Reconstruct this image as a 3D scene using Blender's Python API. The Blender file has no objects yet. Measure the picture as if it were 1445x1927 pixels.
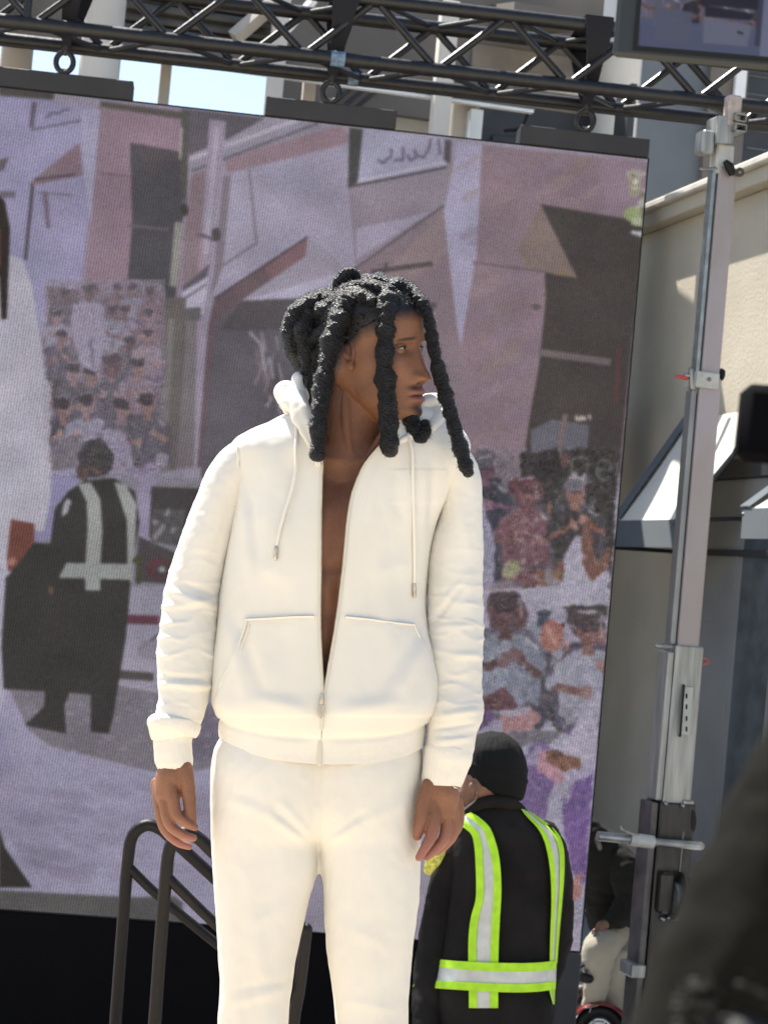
import bpy, math, random
import numpy as np
from mathutils import Matrix, Vector, Euler

random.seed(7)
rng = np.random.default_rng(11)
R_ = math.radians
sc = bpy.context.scene

# ------------------------------------------------------------------ camera
F_PX, CX, CY = 3745.0, 722.5, 963.5
PITCH, ROLL = 0.03427, 0.08970
CAM = np.array([0.0, 0.0, 2.2])
_F = np.array([0, math.cos(PITCH), math.sin(PITCH)])
_X0 = np.array([1.0, 0, 0]); _U0 = np.array([0, -math.sin(PITCH), math.cos(PITCH)])
CAX = math.cos(ROLL) * _X0 + math.sin(ROLL) * _U0
CAU = math.cos(ROLL) * _U0 - math.sin(ROLL) * _X0
cam_d = bpy.data.cameras.new('camera')
cam = bpy.data.objects.new('camera', cam_d)
sc.collection.objects.link(cam)
M = Matrix(((CAX[0], CAU[0], -_F[0], CAM[0]), (CAX[1], CAU[1], -_F[1], CAM[1]), (CAX[2], CAU[2], -_F[2], CAM[2]), (0, 0, 0, 1)))
cam.matrix_world = M
cam_d.sensor_fit = 'VERTICAL'; cam_d.sensor_height = 24.0
cam_d.lens = 24.0 * F_PX / 1927.0
cam_d.clip_start = 0.05; cam_d.clip_end = 2000
cam_d.dof.use_dof = True; cam_d.dof.focus_distance = 3.45; cam_d.dof.aperture_fstop = 9.5
sc.camera = cam

# ------------------------------------------------------------------ sky, sun, exposure
SUN_EL, SUN_AZ = 58.0, -42.0      # azimuth measured from +Y, negative = towards -X
world = bpy.data.worlds.new('World'); sc.world = world; world.use_nodes = True
wn = world.node_tree; wn.nodes.clear()
sky = wn.nodes.new('ShaderNodeTexSky'); sky.sky_type = 'NISHITA'; sky.sun_disc = False
sky.sun_elevation = R_(SUN_EL); sky.sun_rotation = R_(SUN_AZ)
sky.air_density = 1.0; sky.dust_density = 1.2; sky.ozone_density = 1.0
bg = wn.nodes.new('ShaderNodeBackground'); bg.inputs['Strength'].default_value = 0.088
wo = wn.nodes.new('ShaderNodeOutputWorld')
wn.links.new(sky.outputs[0], bg.inputs[0]); wn.links.new(bg.outputs[0], wo.inputs[0])
sun_d = bpy.data.lights.new('sun', 'SUN'); sun_d.energy = 4.2; sun_d.angle = R_(0.53); sun_d.color = (1.0, 0.955, 0.88)
sun = bpy.data.objects.new('sun', sun_d); sc.collection.objects.link(sun)
sdir = Vector((math.sin(R_(SUN_AZ)) * math.cos(R_(SUN_EL)), math.cos(R_(SUN_AZ)) * math.cos(R_(SUN_EL)), math.sin(R_(SUN_EL))))
sun.rotation_euler = sdir.to_track_quat('Z', 'Y').to_euler()
sun.location = (-6, 10, 14)
sc.view_settings.view_transform = 'Standard'; sc.view_settings.look = 'None'
EXPO = 1.39
sc.view_settings.exposure = EXPO; sc.view_settings.gamma = 1.0; sc.view_settings.use_curve_mapping = False
sc.render.engine = 'CYCLES'
sc.cycles.use_denoising = True
sc.cycles.max_bounces = 6; sc.cycles.diffuse_bounces = 3; sc.cycles.glossy_bounces = 3
sc.cycles.transmission_bounces = 4; sc.cycles.caustics_reflective = False; sc.cycles.caustics_refractive = False

# ------------------------------------------------------------------ geometry helpers
def P(px, py, d):
    """the world point seen at photo pixel (px, py), d metres from the camera plane"""
    px = np.asarray(px, float); py = np.asarray(py, float); d = np.asarray(d, float)
    a = (px - CX) / F_PX * d; b = -(py - CY) / F_PX * d
    return CAM + a[..., None] * CAX + b[..., None] * CAU + d[..., None] * _F

def ray(px, py):
    v = (px - CX) / F_PX * CAX - (py - CY) / F_PX * CAU + _F
    return v

class Frame:
    """a vertical plane frame: origin, u to the right, n towards the camera, z up"""
    def __init__(s, o, yaw):
        s.o = np.array(o, float); s.u = np.array([math.cos(yaw), math.sin(yaw), 0.0])
        s.n = np.array([math.sin(yaw), -math.cos(yaw), 0.0]); s.yaw = yaw
    def w(s, a, b, h):
        return s.o + s.u * a + s.n * b + np.array([0, 0, 1.0]) * h
    def hit(s, px, py, b=0.0):
        v = ray(px, py); o = s.o + s.n * b
        t = ((o - CAM) @ s.n) / (v @ s.n)
        q = CAM + v * t - o
        return q @ s.u, q[2]

def build(name, V, Fc, mat=None, parent=None, smooth=True, origin=None, attrs=None, auto=None):
    V = np.asarray(V, float).reshape(-1, 3)
    if origin is None:
        origin = Vector(parent.matrix_basis.translation) if parent is not None else Vector(((V[:, 0].min() + V[:, 0].max()) / 2, (V[:, 1].min() + V[:, 1].max()) / 2, V[:, 2].min()))
        if parent is not None and parent.parent is not None:
            origin = origin + Vector(parent.parent.location)
    o3 = np.array(origin)
    me = bpy.data.meshes.new(name)
    if isinstance(Fc, np.ndarray) and Fc.ndim == 2:
        n, k = Fc.shape
        me.vertices.add(len(V)); me.vertices.foreach_set('co', (V - o3).astype(np.float32).ravel())
        me.loops.add(n * k); me.loops.foreach_set('vertex_index', Fc.astype(np.int32).ravel())
        me.polygons.add(n); me.polygons.foreach_set('loop_start', (np.arange(n) * k).astype(np.int32))
        me.update(calc_edges=True); me.validate()
    else:
        me.from_pydata([tuple(v) for v in (V - o3)], [], [tuple(int(i) for i in f) for f in Fc])
        me.update()
    if smooth:
        me.polygons.foreach_set('use_smooth', np.ones(len(me.polygons), bool))
        if auto is not None:
            me.set_sharp_from_angle(angle=R_(auto))
    if attrs:
        for an, av in attrs.items():
            at = me.attributes.new(an, 'FLOAT', 'POINT'); at.data.foreach_set('value', np.asarray(av, np.float32))
    o = bpy.data.objects.new(name, me); sc.collection.objects.link(o)
    if mat: me.materials.append(mat)
    if parent is not None:
        o.parent = parent
    else:
        o.location = origin
    return o

def thing(name, label, cat, loc, group=None):
    o = bpy.data.objects.new(name, None); sc.collection.objects.link(o)
    o.location = Vector(np.array(loc, float)); o.empty_display_size = 0.1
    o['label'] = label; o['category'] = cat
    if group: o['group'] = group
    return o

def tag(o, label=None, cat=None, group=None, kind=None):
    if label: o['label'] = label
    if cat: o['category'] = cat
    if group: o['group'] = group
    if kind: o['kind'] = kind
    return o

class MB:
    """collects closed shapes for one mesh"""
    def __init__(s): s.V = []; s.F = []; s.n = 0
    def add(s, V, Fc):
        V = np.asarray(V, float).reshape(-1, 3); s.V.append(V)
        s.F += [tuple(int(i) + s.n for i in f) for f in Fc]; s.n += len(V); return s
    def build(s, name, mat=None, parent=None, smooth=True, auto=35, origin=None):
        return build(name, np.concatenate(s.V), s.F, mat, parent, smooth, origin, auto=auto if smooth else None)

BOXF = [(0, 1, 3, 2), (4, 6, 7, 5), (0, 4, 5, 1), (2, 3, 7, 6), (0, 2, 6, 4), (1, 5, 7, 3)]
def box8(c, ax, ay, az, bev=0.0):
    """box from centre and three half-axis vectors; bevelled if bev>0"""
    c = np.asarray(c, float); ax, ay, az = [np.asarray(v, float) for v in (ax, ay, az)]
    if bev <= 0:
        V = [c + i * ax + j * ay + k * az for i in (-1, 1) for j in (-1, 1) for k in (-1, 1)]
        return V, BOXF
    la, lb, lc = [np.linalg.norm(v) for v in (ax, ay, az)]
    ra, rb, rc = [max(0.0, 1 - bev / l) for l in (la, lb, lc)]
    V = []; idx = {}
    for i in (-1, 1):
        for j in (-1, 1):
            for k in (-1, 1):
                for t, (x, y, z) in enumerate(((i, j * rb, k * rc), (i * ra, j, k * rc), (i * ra, j * rb, k))):
                    idx[(i, j, k, t)] = len(V); V.append(c + x * ax + y * ay + z * az)
    Fc = []
    for i in (-1, 1):
        Fc.append([idx[(i, j, k, 0)] for j, k in ((-1, -1), (1, -1), (1, 1), (-1, 1))])
        Fc.append([idx[(j, i, k, 1)] for j, k in ((-1, -1), (1, -1), (1, 1), (-1, 1))])
        Fc.append([idx[(j, k, i, 2)] for j, k in ((-1, -1), (1, -1), (1, 1), (-1, 1))])
    for i in (-1, 1):
        for j in (-1, 1):
            Fc.append([idx[(i, j, -1, 0)], idx[(i, j, 1, 0)], idx[(i, j, 1, 1)], idx[(i, j, -1, 1)]])
            Fc.append([idx[(i, -1, j, 0)], idx[(i, 1, j, 0)], idx[(i, 1, j, 2)], idx[(i, -1, j, 2)]])
            Fc.append([idx[(-1, i, j, 1)], idx[(1, i, j, 1)], idx[(1, i, j, 2)], idx[(-1, i, j, 2)]])
            for k in (-1, 1):
                Fc.append([idx[(i, j, k, 0)], idx[(i, j, k, 1)], idx[(i, j, k, 2)]])
    C = np.mean(V, 0); V = np.array(V); out = []
    for f in Fc:
        n = np.cross(V[f[1]] - V[f[0]], V[f[2]] - V[f[0]])
        out.append(tuple(f) if n @ (V[f].mean(0) - C) > 0 else tuple(f[::-1]))
    return V, out

def fbox(fr, a0, a1, b0, b1, h0, h1, bev=0.0):
    c = fr.w((a0 + a1) / 2, (b0 + b1) / 2, (h0 + h1) / 2)
    return box8(c, fr.u * (a1 - a0) / 2, fr.n * (b1 - b0) / 2, np.array([0, 0, (h1 - h0) / 2]), bev)

def cr(pts, n):
    """Catmull-Rom through the points, n samples"""
    p = np.asarray(pts, float)
    if p.ndim == 1: p = p[:, None]
    k = len(p)
    if k == 2: return p[0] + (p[1] - p[0]) * np.linspace(0, 1, n)[:, None]
    e = np.vstack([2 * p[0] - p[1], p, 2 * p[-1] - p[-2]])
    t = np.linspace(0, k - 1 - 1e-9, n); i = t.astype(int); u = (t - i)[:, None]
    a, b, c, d = e[i], e[i + 1], e[i + 2], e[i + 3]
    return 0.5 * (2 * b + (c - a) * u + (2 * a - 5 * b + 4 * c - d) * u ** 2 + (3 * b - a - 3 * c + d) * u ** 3)

def ring_frames(C):
    T = np.gradient(C, axis=0); T /= np.linalg.norm(T, axis=1)[:, None] + 1e-12
    ref = np.array([0, 0, 1.0])
    if abs(T[len(T) // 2] @ ref) > 0.9: ref = np.array([1.0, 0, 0])
    S = np.cross(T, ref); S /= np.linalg.norm(S, axis=1)[:, None] + 1e-9
    for i in range(1, len(S)):
        if S[i] @ S[i - 1] < 0: S[i] = -S[i]
    B = np.cross(S, T)
    return T, S, B

def grid_faces(nr, ns, closed=True, flip=False):
    i, j = np.meshgrid(np.arange(nr - 1), np.arange(ns if closed else ns - 1), indexing='ij')
    j2 = (j + 1) % ns
    f = np.stack([i * ns + j, i * ns + j2, (i + 1) * ns + j2, (i + 1) * ns + j], -1).reshape(-1, 4)
    return f[:, ::-1] if flip else f

def tube_grid(path, r, ns=16, steps=None, r2=None, rnd=True):
    """grid of points [rows, ns, 3] round a smooth path; r, r2 = radii along the two ring axes"""
    path = np.asarray(path, float); r = np.asarray(r, float) * np.ones(len(path))
    r2 = r if r2 is None else np.asarray(r2, float) * np.ones(len(path))
    steps = steps or max(8, 5 * len(path))
    q = cr(np.column_stack([path, r, r2]), steps)
    C = q[:, :3]; ra = np.maximum(q[:, 3], 1e-6); rb = np.maximum(q[:, 4], 1e-6)
    T, S, B = ring_frames(C)
    if rnd:  # rounded ends
        pre = []; post = []
        for w in (80, 55, 28):
            s_, c_ = math.sin(R_(w)), math.cos(R_(w))
            pre.append((C[0] - T[0] * ra[0] * s_, ra[0] * c_, rb[0] * c_)); post.insert(0, (C[-1] + T[-1] * ra[-1] * s_, ra[-1] * c_, rb[-1] * c_))
        C = np.vstack([[p_[0] for p_ in pre], C, [p_[0] for p_ in post]])
        ra = np.r_[[p_[1] for p_ in pre], ra, [p_[1] for p_ in post]]; rb = np.r_[[p_[2] for p_ in pre], rb, [p_[2] for p_ in post]]
        S = np.vstack([S[:1]] * 3 + [S] + [S[-1:]] * 3); B = np.vstack([B[:1]] * 3 + [B] + [B[-1:]] * 3)
    ph = np.arange(ns) / ns * 2 * math.pi
    return C[:, None] + S[:, None] * (ra[:, None, None] * np.cos(ph)[None, :, None]) + B[:, None] * (rb[:, None, None] * np.sin(ph)[None, :, None])

def close_grid(G):
    """verts, faces of a closed tube from a grid, ends capped"""
    nr, ns = G.shape[:2]
    V = np.vstack([G.reshape(-1, 3), G[0].mean(0), G[-1].mean(0)])
    f = grid_faces(nr, ns); a = nr * ns
    j = np.arange(ns); j2 = (j + 1) % ns
    Fl = [tuple(q) for q in f] + [(a, y, x) for x, y in zip(j, j2)] + [(a + 1, (nr - 1) * ns + x, (nr - 1) * ns + y) for x, y in zip(j, j2)]
    return V, Fl

def tube(path, r, ns=12, steps=None, r2=None, rnd=True):
    return close_grid(tube_grid(path, r, ns, steps, r2, rnd))

def straight(p0, p1, r, ns=12, r1=None):
    return tube([p0, p1], [r, r if r1 is None else r1], ns, 2, rnd=False)

def normals(G, closed=True):
    du = np.gradient(G, axis=0)
    if closed: dv = np.roll(G, -1, 1) - np.roll(G, 1, 1)
    else: dv = np.gradient(G, axis=1)
    n = np.cross(dv, du); n /= np.linalg.norm(n, axis=2)[..., None] + 1e-9
    return n

_perm = np.random.RandomState(5).permutation(256); _perm = np.r_[_perm, _perm, _perm]
_grad = np.random.RandomState(6).normal(size=(256, 3)); _grad /= np.linalg.norm(_grad, axis=1)[:, None]
def noise(p):
    """gradient noise on points [...,3], about -0.6..0.6"""
    p = np.asarray(p, float); i = np.floor(p).astype(int); f = p - i; u = f * f * f * (f * (f * 6 - 15) + 10)
    i &= 255; out = 0
    for dx in (0, 1):
        for dy in (0, 1):
            for dz in (0, 1):
                h = _perm[_perm[_perm[(i[..., 0] + dx) & 255] + ((i[..., 1] + dy) & 255)] + ((i[..., 2] + dz) & 255)]
                g = _grad[h]; d = f - np.array([dx, dy, dz])
                w = (u[..., 0] if dx else 1 - u[..., 0]) * (u[..., 1] if dy else 1 - u[..., 1]) * (u[..., 2] if dz else 1 - u[..., 2])
                out = out + w * (g * d).sum(-1)
    return out
def fbm(p, o=3):
    return sum(noise(np.asarray(p) * 2 ** k + 17.3 * k) / 2 ** k for k in range(o))

def remesh(V, Fl, voxel, smooth=2):
    me = bpy.data.meshes.new('tmp'); me.from_pydata([tuple(v) for v in np.asarray(V)], [], [tuple(int(i) for i in f) for f in Fl])
    o = bpy.data.objects.new('tmp', me); sc.collection.objects.link(o)
    m = o.modifiers.new('r', 'REMESH'); m.mode = 'VOXEL'; m.voxel_size = voxel
    dg = bpy.context.evaluated_depsgraph_get(); e = o.evaluated_get(dg).to_mesh()
    n = len(e.vertices); v = np.empty(n * 3, np.float32); e.vertices.foreach_get('co', v); v = v.reshape(-1, 3).astype(float)
    k = len(e.polygons); li = np.empty(len(e.loops), np.int32); e.loops.foreach_get('vertex_index', li); f = li.reshape(k, 4)
    ed = np.empty(len(e.edges) * 2, np.int32); e.edges.foreach_get('vertices', ed); ed = ed.reshape(-1, 2)
    o.evaluated_get(dg).to_mesh_clear(); bpy.data.objects.remove(o); bpy.data.meshes.remove(me)
    return lap(v, ed, smooth), f, ed
def lap(v, ed, it, w=0.6):
    deg = np.bincount(ed.ravel(), minlength=len(v)).astype(float)[:, None]
    for _ in range(it):
        acc = np.stack([np.bincount(ed[:, 0], v[ed[:, 1], c], len(v)) + np.bincount(ed[:, 1], v[ed[:, 0], c], len(v)) for c in range(3)], 1)
        v = v * (1 - w) + w * acc / np.maximum(deg, 1)
    return v
def vnormals(v, f):
    n = np.cross(v[f[:, 2]] - v[f[:, 0]], v[f[:, 3]] - v[f[:, 1]]); out = np.zeros_like(v)
    for k in range(4):
        for c in range(3): out[:, c] += np.bincount(f[:, k], n[:, c], len(v))
    return out / (np.linalg.norm(out, axis=1)[:, None] + 1e-9)

# ------------------------------------------------------------------ materials
def lin(c):
    c = np.asarray(c, float) / 255.0
    return np.where(c <= 0.04045, c / 12.92, ((c + 0.055) / 1.055) ** 2.4)

def mat(name, col, rough=0.6, metal=0.0, var=0.15, vscale=6.0, bump=0.0, bscale=60.0, spec=0.5, col2=None, emis=None, estr=0.0, sheen=0.0, stretch=None, detail=4.0, rvar=0.0, coat=0.0):
    m = bpy.data.materials.new(name); m.use_nodes = True; nt = m.node_tree; N = nt.nodes; L = nt.links
    b = N['Principled BSDF']
    b.inputs['Roughness'].default_value = rough; b.inputs['Metallic'].default_value = metal
    b.inputs['Specular IOR Level'].default_value = spec
    if coat: b.inputs['Coat Weight'].default_value = coat
    if sheen: b.inputs['Sheen Weight'].default_value = sheen; b.inputs['Sheen Roughness'].default_value = 0.5
    tc = N.new('ShaderNodeTexCoord'); mp = N.new('ShaderNodeMapping'); L.new(tc.outputs['Object'], mp.inputs[0])
    if stretch: mp.inputs['Scale'].default_value = stretch
    nz = N.new('ShaderNodeTexNoise'); nz.inputs['Scale'].default_value = vscale; nz.inputs['Detail'].default_value = detail
    L.new(mp.outputs[0], nz.inputs['Vector'])
    c = np.array(col[:3], float)
    c2 = np.array(col2, float) if col2 is not None else c * (1 - var)
    mx = N.new('ShaderNodeMixRGB'); mx.inputs[1].default_value = (*np.clip(c * (1 + (var * 0.5 if col2 is None else 0)), 0, 1), 1); mx.inputs[2].default_value = (*c2, 1)
    rp = N.new('ShaderNodeValToRGB'); rp.color_ramp.elements[0].position = 0.35; rp.color_ramp.elements[1].position = 0.65
    L.new(nz.outputs['Fac'], rp.inputs[0]); L.new(rp.outputs[0], mx.inputs[0]); L.new(mx.outputs[0], b.inputs['Base Color'])
    if rvar:
        mr = N.new('ShaderNodeMapRange'); mr.inputs[3].default_value = rough - rvar; mr.inputs[4].default_value = rough + rvar
        L.new(nz.outputs['Fac'], mr.inputs[0]); L.new(mr.outputs[0], b.inputs['Roughness'])
    if bump:
        n2 = N.new('ShaderNodeTexNoise'); n2.inputs['Scale'].default_value = bscale; n2.inputs['Detail'].default_value = 5
        L.new(mp.outputs[0], n2.inputs['Vector'])
        bp = N.new('ShaderNodeBump'); bp.inputs['Strength'].default_value = bump; bp.inputs['Distance'].default_value = 0.01
        L.new(n2.outputs['Fac'], bp.inputs['Height']); L.new(bp.outputs[0], b.inputs['Normal'])
    if emis is not None:
        b.inputs['Emission Color'].default_value = (*emis, 1); b.inputs['Emission Strength'].default_value = estr
    m['mx'] = mx.name
    return m

def skin_mat(name, col, dark, palm):
    """skin: base colour, with lips, hair stubble, palms and nostril and mouth shade taken from point attributes"""
    m = mat(name, col, 0.5, var=0.22, vscale=18, bump=0.25, bscale=400, spec=0.4)
    nt = m.node_tree; N = nt.nodes; L = nt.links; b = N['Principled BSDF']
    src = N[m['mx']].outputs[0]
    for an, cc in (('lip', palm), ('stubble_shade', dark)):
        at = N.new('ShaderNodeAttribute'); at.attribute_name = an
        mm = N.new('ShaderNodeMixRGB'); mm.inputs[2].default_value = (*cc, 1)
        L.new(at.outputs['Fac'], mm.inputs[0]); L.new(src, mm.inputs[1]); src = mm.outputs[0]
    L.new(src, b.inputs['Base Color'])
    b.inputs['Subsurface Weight'].default_value = 0.12; b.inputs['Subsurface Radius'].default_value = (0.012, 0.005, 0.003); b.inputs['Subsurface Scale'].default_value = 0.6
    return m

def cloth_mat(name, col, var=0.05, rough=0.9, knit=900, kb=0.12, trans=0.0, spec=0.2, sheen=0.15, dirt=None):
    m = mat(name, col, rough, var=var, vscale=5, spec=spec, sheen=sheen, bump=0, detail=6)
    nt = m.node_tree; N = nt.nodes; L = nt.links; b = N['Principled BSDF']
    tc = N.new('ShaderNodeTexCoord'); nz = N.new('ShaderNodeTexNoise'); nz.inputs['Scale'].default_value = knit; nz.inputs['Detail'].default_value = 2
    L.new(tc.outputs['Object'], nz.inputs['Vector'])
    n2 = N.new('ShaderNodeTexNoise'); n2.inputs['Scale'].default_value = 45; n2.inputs['Detail'].default_value = 3; L.new(tc.outputs['Object'], n2.inputs['Vector'])
    b1 = N.new('ShaderNodeBump'); b1.inputs['Strength'].default_value = kb; b1.inputs['Distance'].default_value = 0.002
    b2 = N.new('ShaderNodeBump'); b2.inputs['Strength'].default_value = 0.10; b2.inputs['Distance'].default_value = 0.006
    L.new(nz.outputs['Fac'], b1.inputs['Height']); L.new(n2.outputs['Fac'], b2.inputs['Height']); L.new(b1.outputs[0], b2.inputs['Normal']); L.new(b2.outputs[0], b.inputs['Normal'])
    if trans:
        tr = N.new('ShaderNodeBsdfTranslucent'); tr.inputs[0].default_value = (*col, 1)
        ms = N.new('ShaderNodeMixShader'); ms.inputs[0].default_value = trans
        L.new(b.outputs[0], ms.inputs[1]); L.new(tr.outputs[0], ms.inputs[2]); L.new(ms.outputs[0], N['Material Output'].inputs[0])
    return m

m_white = cloth_mat('white_fleece', (0.80, 0.765, 0.685), trans=0.06)
m_whitetrim = cloth_mat('white_rib', (0.80, 0.755, 0.665), knit=500, kb=0.3)
m_zip = mat('zip_metal', (0.55, 0.5, 0.42), 0.35, 0.8, var=0.3, vscale=80)
m_ztape = cloth_mat('zip_tape', (0.66, 0.62, 0.52), kb=0.3)
m_skin = skin_mat('brown_skin', (0.235, 0.102, 0.053), (0.009, 0.007, 0.007), (0.29, 0.115, 0.092))
m_hair = mat('black_hair', (0.0035, 0.0032, 0.004), 0.40, var=0.5, vscale=60, bump=1.0, bscale=320, spec=0.5)
m_stray = mat('stray_hair_fibre', (0.012, 0.011, 0.010), 0.36, var=0.5, vscale=60, spec=0.6)
m_eye = mat('eye_white', (0.55, 0.5, 0.45), 0.15, var=0.05)
m_iris = mat('dark_iris', (0.02, 0.01, 0.006), 0.1, var=0.2)
m_blackcloth = cloth_mat('black_jacket_cloth', (0.021, 0.018, 0.0165), var=0.35, sheen=0.02, spec=.1)
m_beanie = cloth_mat('black_beanie_knit', (0.007, 0.0068, 0.0065), var=0.5, sheen=0.0, knit=260, kb=1.0, spec=.25)
m_lime = mat('lime_binding', (0.50, 0.86, 0.02), 0.7, var=0.12, vscale=30, bump=0.2, bscale=500, emis=(0.5, 0.9, 0.02), estr=0.0)
m_silver = mat('silver_reflective_tape', (0.62, 0.62, 0.58), 0.38, 0.25, var=0.12, vscale=25, bump=0.12, bscale=300)
m_black = mat('matte_black', (0.006, 0.006, 0.006), 0.55, spec=.3, var=0.3, vscale=9, rvar=0.1)
m_truss = mat('black_truss_paint', (0.006, 0.0056, 0.0052), 0.42, 0.0, spec=0.5, var=0.5, vscale=25, bump=0.15, bscale=60, rvar=0.08, col2=(0.012, 0.0105, 0.009))
m_strap = cloth_mat('black_webbing', (0.02, 0.02, 0.024), knit=300, kb=0.5, sheen=0)
m_steel = mat('dull_steel', (0.30, 0.30, 0.285), 0.3, 0.8, var=0.3, vscale=14, bump=0.06, bscale=90, rvar=0.1)
m_alu = mat('brushed_aluminium', (0.34, 0.34, 0.315), 0.42, 0.45, var=0.3, vscale=5, stretch=(9, 9, 0.7), bump=0.05, bscale=70, rvar=0.08)
m_mastblack = mat('black_mast_paint', (0.028, 0.025, 0.022), 0.35, 0.2, var=0.4, vscale=9, stretch=(4, 4, 1), rvar=0.1)
m_rail = mat('worn_black_rail', (0.009, 0.0075, 0.007), 0.5, 0.0, var=0.5, vscale=20, bump=0.2, bscale=70, col2=(0.014, 0.011, 0.010), spec=0.25, rvar=0.1)
m_skirt = cloth_mat('black_skirt_cloth', (0.009, 0.008, 0.008), kb=0.2, sheen=0.0, spec=0.05)

# ================================================================== GROUND AND STAGE
RIG = Frame((0.9455, 8.1, 0.779), 0.09177)
m_ground = mat('concrete_ground', (0.36, 0.335, 0.30), 0.85, var=0.25, vscale=1.3, bump=0.4, bscale=80)
m_stage = mat('stage_deck_board', (0.66, 0.55, 0.40), 0.7, var=0.12, vscale=3, bump=0.1, bscale=60)  # unseen deck, its beige chosen to bounce warm light upwards
def sheet(name, x0, x1, y0, y1, z, m, n=2, kind='structure'):
    gx, gy = np.meshgrid(np.linspace(x0, x1, n), np.linspace(y0, y1, n), indexing='ij')
    V = np.stack([gx, gy, np.full_like(gx, z)], -1)
    o = build(name, V.reshape(-1, 3), grid_faces(n, n, closed=False), m, smooth=False); tag(o, kind=kind); return o
sheet('ground', -300, 300, -300, 400, 0.0, m_ground)
m_bounce = mat('warm_bounce_paving', (0.62, 0.53, 0.40), 0.85, var=0.2, vscale=2, bump=0.2, bscale=50)
sheet('bounce_paving', -20, 9, -22, 2.2, 0.004, m_bounce)  # unseen sheet added and tinted to bounce warm sunlight forwards

stg = thing('stage_platform', 'low stage platform with pale deck the performer stands on', 'stage', (-0.3, 3.3, 0.0))
mb = MB(); mb.add(*box8((-0.5, 3.3, 0.86), (2.2, 0, 0), (0, 1.0, 0), (0, 0, 0.04), 0.008)); mb.build('deck', m_stage, stg)
for x in (-2.6, -0.5, 1.6):
    for y in (2.45, 4.15):
        mb = MB(); mb.add(*straight((x, y, 0.0), (x, y, 0.82), 0.03)); mb.build('leg', m_rail, stg)

# ================================================================== LED SCREEN CONTENT
S_ = 0.72                                        # canvas pixels per photo pixel
X0_, Y0_, W_, H_ = -10, 130, int(1260 * S_), int(1680 * S_)
cv = np.zeros((H_, W_, 3)); cv[:] = (150, 142, 160)
def poly(pts, col, soft=0, a=1.0):
    q = (np.array(pts, float) - (X0_, Y0_)) * S_
    x0, y0 = np.floor(q.min(0)).astype(int) - 3; x1, y1 = np.ceil(q.max(0)).astype(int) + 4
    x0, y0 = max(x0, 0), max(y0, 0); x1, y1 = min(x1, W_), min(y1, H_)
    if x1 <= x0 or y1 <= y0: return
    m = np.zeros((y1 - y0, x1 - x0))
    for oy in (0.25, 0.75):
        for ox in (0.25, 0.75):
            yy, xx = np.mgrid[y0:y1, x0:x1]; yy = yy + oy; xx = xx + ox; ins = np.zeros(m.shape, bool)
            for (ax, ay), (bx, by) in zip(q, np.roll(q, -1, 0)):
                c = (ay > yy) != (by > yy)
                if abs(by - ay) > 1e-9: ins ^= c & (xx < (bx - ax) * (yy - ay) / (by - ay) + ax)
            m += ins / 4.0
    m = (m * a)[..., None]
    cv[y0:y1, x0:x1] = cv[y0:y1, x0:x1] * (1 - m) + np.array(col, float) * m
def line(p, q, w, col, a=1.0):
    p, q = np.array(p, float), np.array(q, float); d = (q - p) / (np.linalg.norm(q - p) + 1e-9); n = np.array([-d[1], d[0]]) * w / 2
    poly([p + n, q + n, q - n, p - n], col, a=a)
def pline(pts, w, col, a=1.0):
    for p, q in zip(pts[:-1], pts[1:]): line(p, q, w, col, a)
def blob(x, y, rx, ry, col, a=1.0, rot=0.0, wob=0.25):
    k = 14; ph = np.arange(k) / k * 2 * math.pi; r = 1 + wob * (rng.random(k) - 0.5)
    u, v = rx * r * np.cos(ph), ry * r * np.sin(ph); c_, s_ = math.cos(rot), math.sin(rot)
    poly(np.stack([x + u * c_ - v * s_, y + u * s_ + v * c_], 1), col, a=a)
def blur(n, y0=0, y1=None):
    global cv
    for _ in range(n):
        c = cv.copy(); c[1:-1] = (cv[:-2] + 2 * cv[1:-1] + cv[2:]) / 4; cv = c; c = cv.copy(); c[:, 1:-1] = (cv[:, :-2] + 2 * cv[:, 1:-1] + cv[:, 2:]) / 4; cv = c
LAV, LAV2, PNK, DRK, BRN = (160, 152, 176), (176, 169, 192), (146, 124, 134), (80, 74, 74), (136, 120, 124)
# --- right and middle: the street behind, repeated on the screen
poly([(345, 190), (1230, 290), (1100, 1800), (345, 1740)], (157, 149, 166))
poly([(352, 205), (500, 222), (430, 262), (356, 292)], (104, 97, 106))
poly([(356, 292), (620, 215), (650, 240), (362, 330)], (150, 143, 160))
pline([(358, 300), (560, 226)], 7, (182, 176, 192)); pline([(362, 322), (600, 232)], 5, (112, 104, 114))
poly([(425, 300), (640, 236), (656, 250), (656, 320), (430, 330)], (152, 127, 138))
poly([(362, 330), (400, 316), (402, 480), (345, 560), (340, 500)], (142, 122, 130))
poly([(415, 330), (656, 270), (656, 345), (880, 330), (838, 388), (660, 510), (580, 445), (440, 545), (405, 560)], (163, 155, 177))
poly([(400, 330), (480, 322), (560, 420), (500, 480), (400, 545)], (168, 160, 182)); pline([(470, 318), (484, 458), (412, 505)], 4, (128, 120, 134))
poly([(421, 330), (436, 330), (421, 500), (398, 560)], (134, 122, 134))
for i in range(16): line((430 + i * 24, 345 + i * 4), (640 + i * 16, 300 + i * 5), 5, (148, 140, 163), 0.35)
poly([(395, 225), (427, 228), (402, 500), (390, 600), (366, 878), (338, 878), (362, 620), (378, 480)], (158, 146, 166)); pline([(384, 450), (352, 860)], 12, (164, 140, 156), 0.8); pline([(410, 240), (388, 480)], 9, (182, 174, 192), .7)
blob(408, 442, 9, 14, (90, 82, 86)); pline([(372, 440), (402, 450)], 6, (110, 100, 110))
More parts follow.
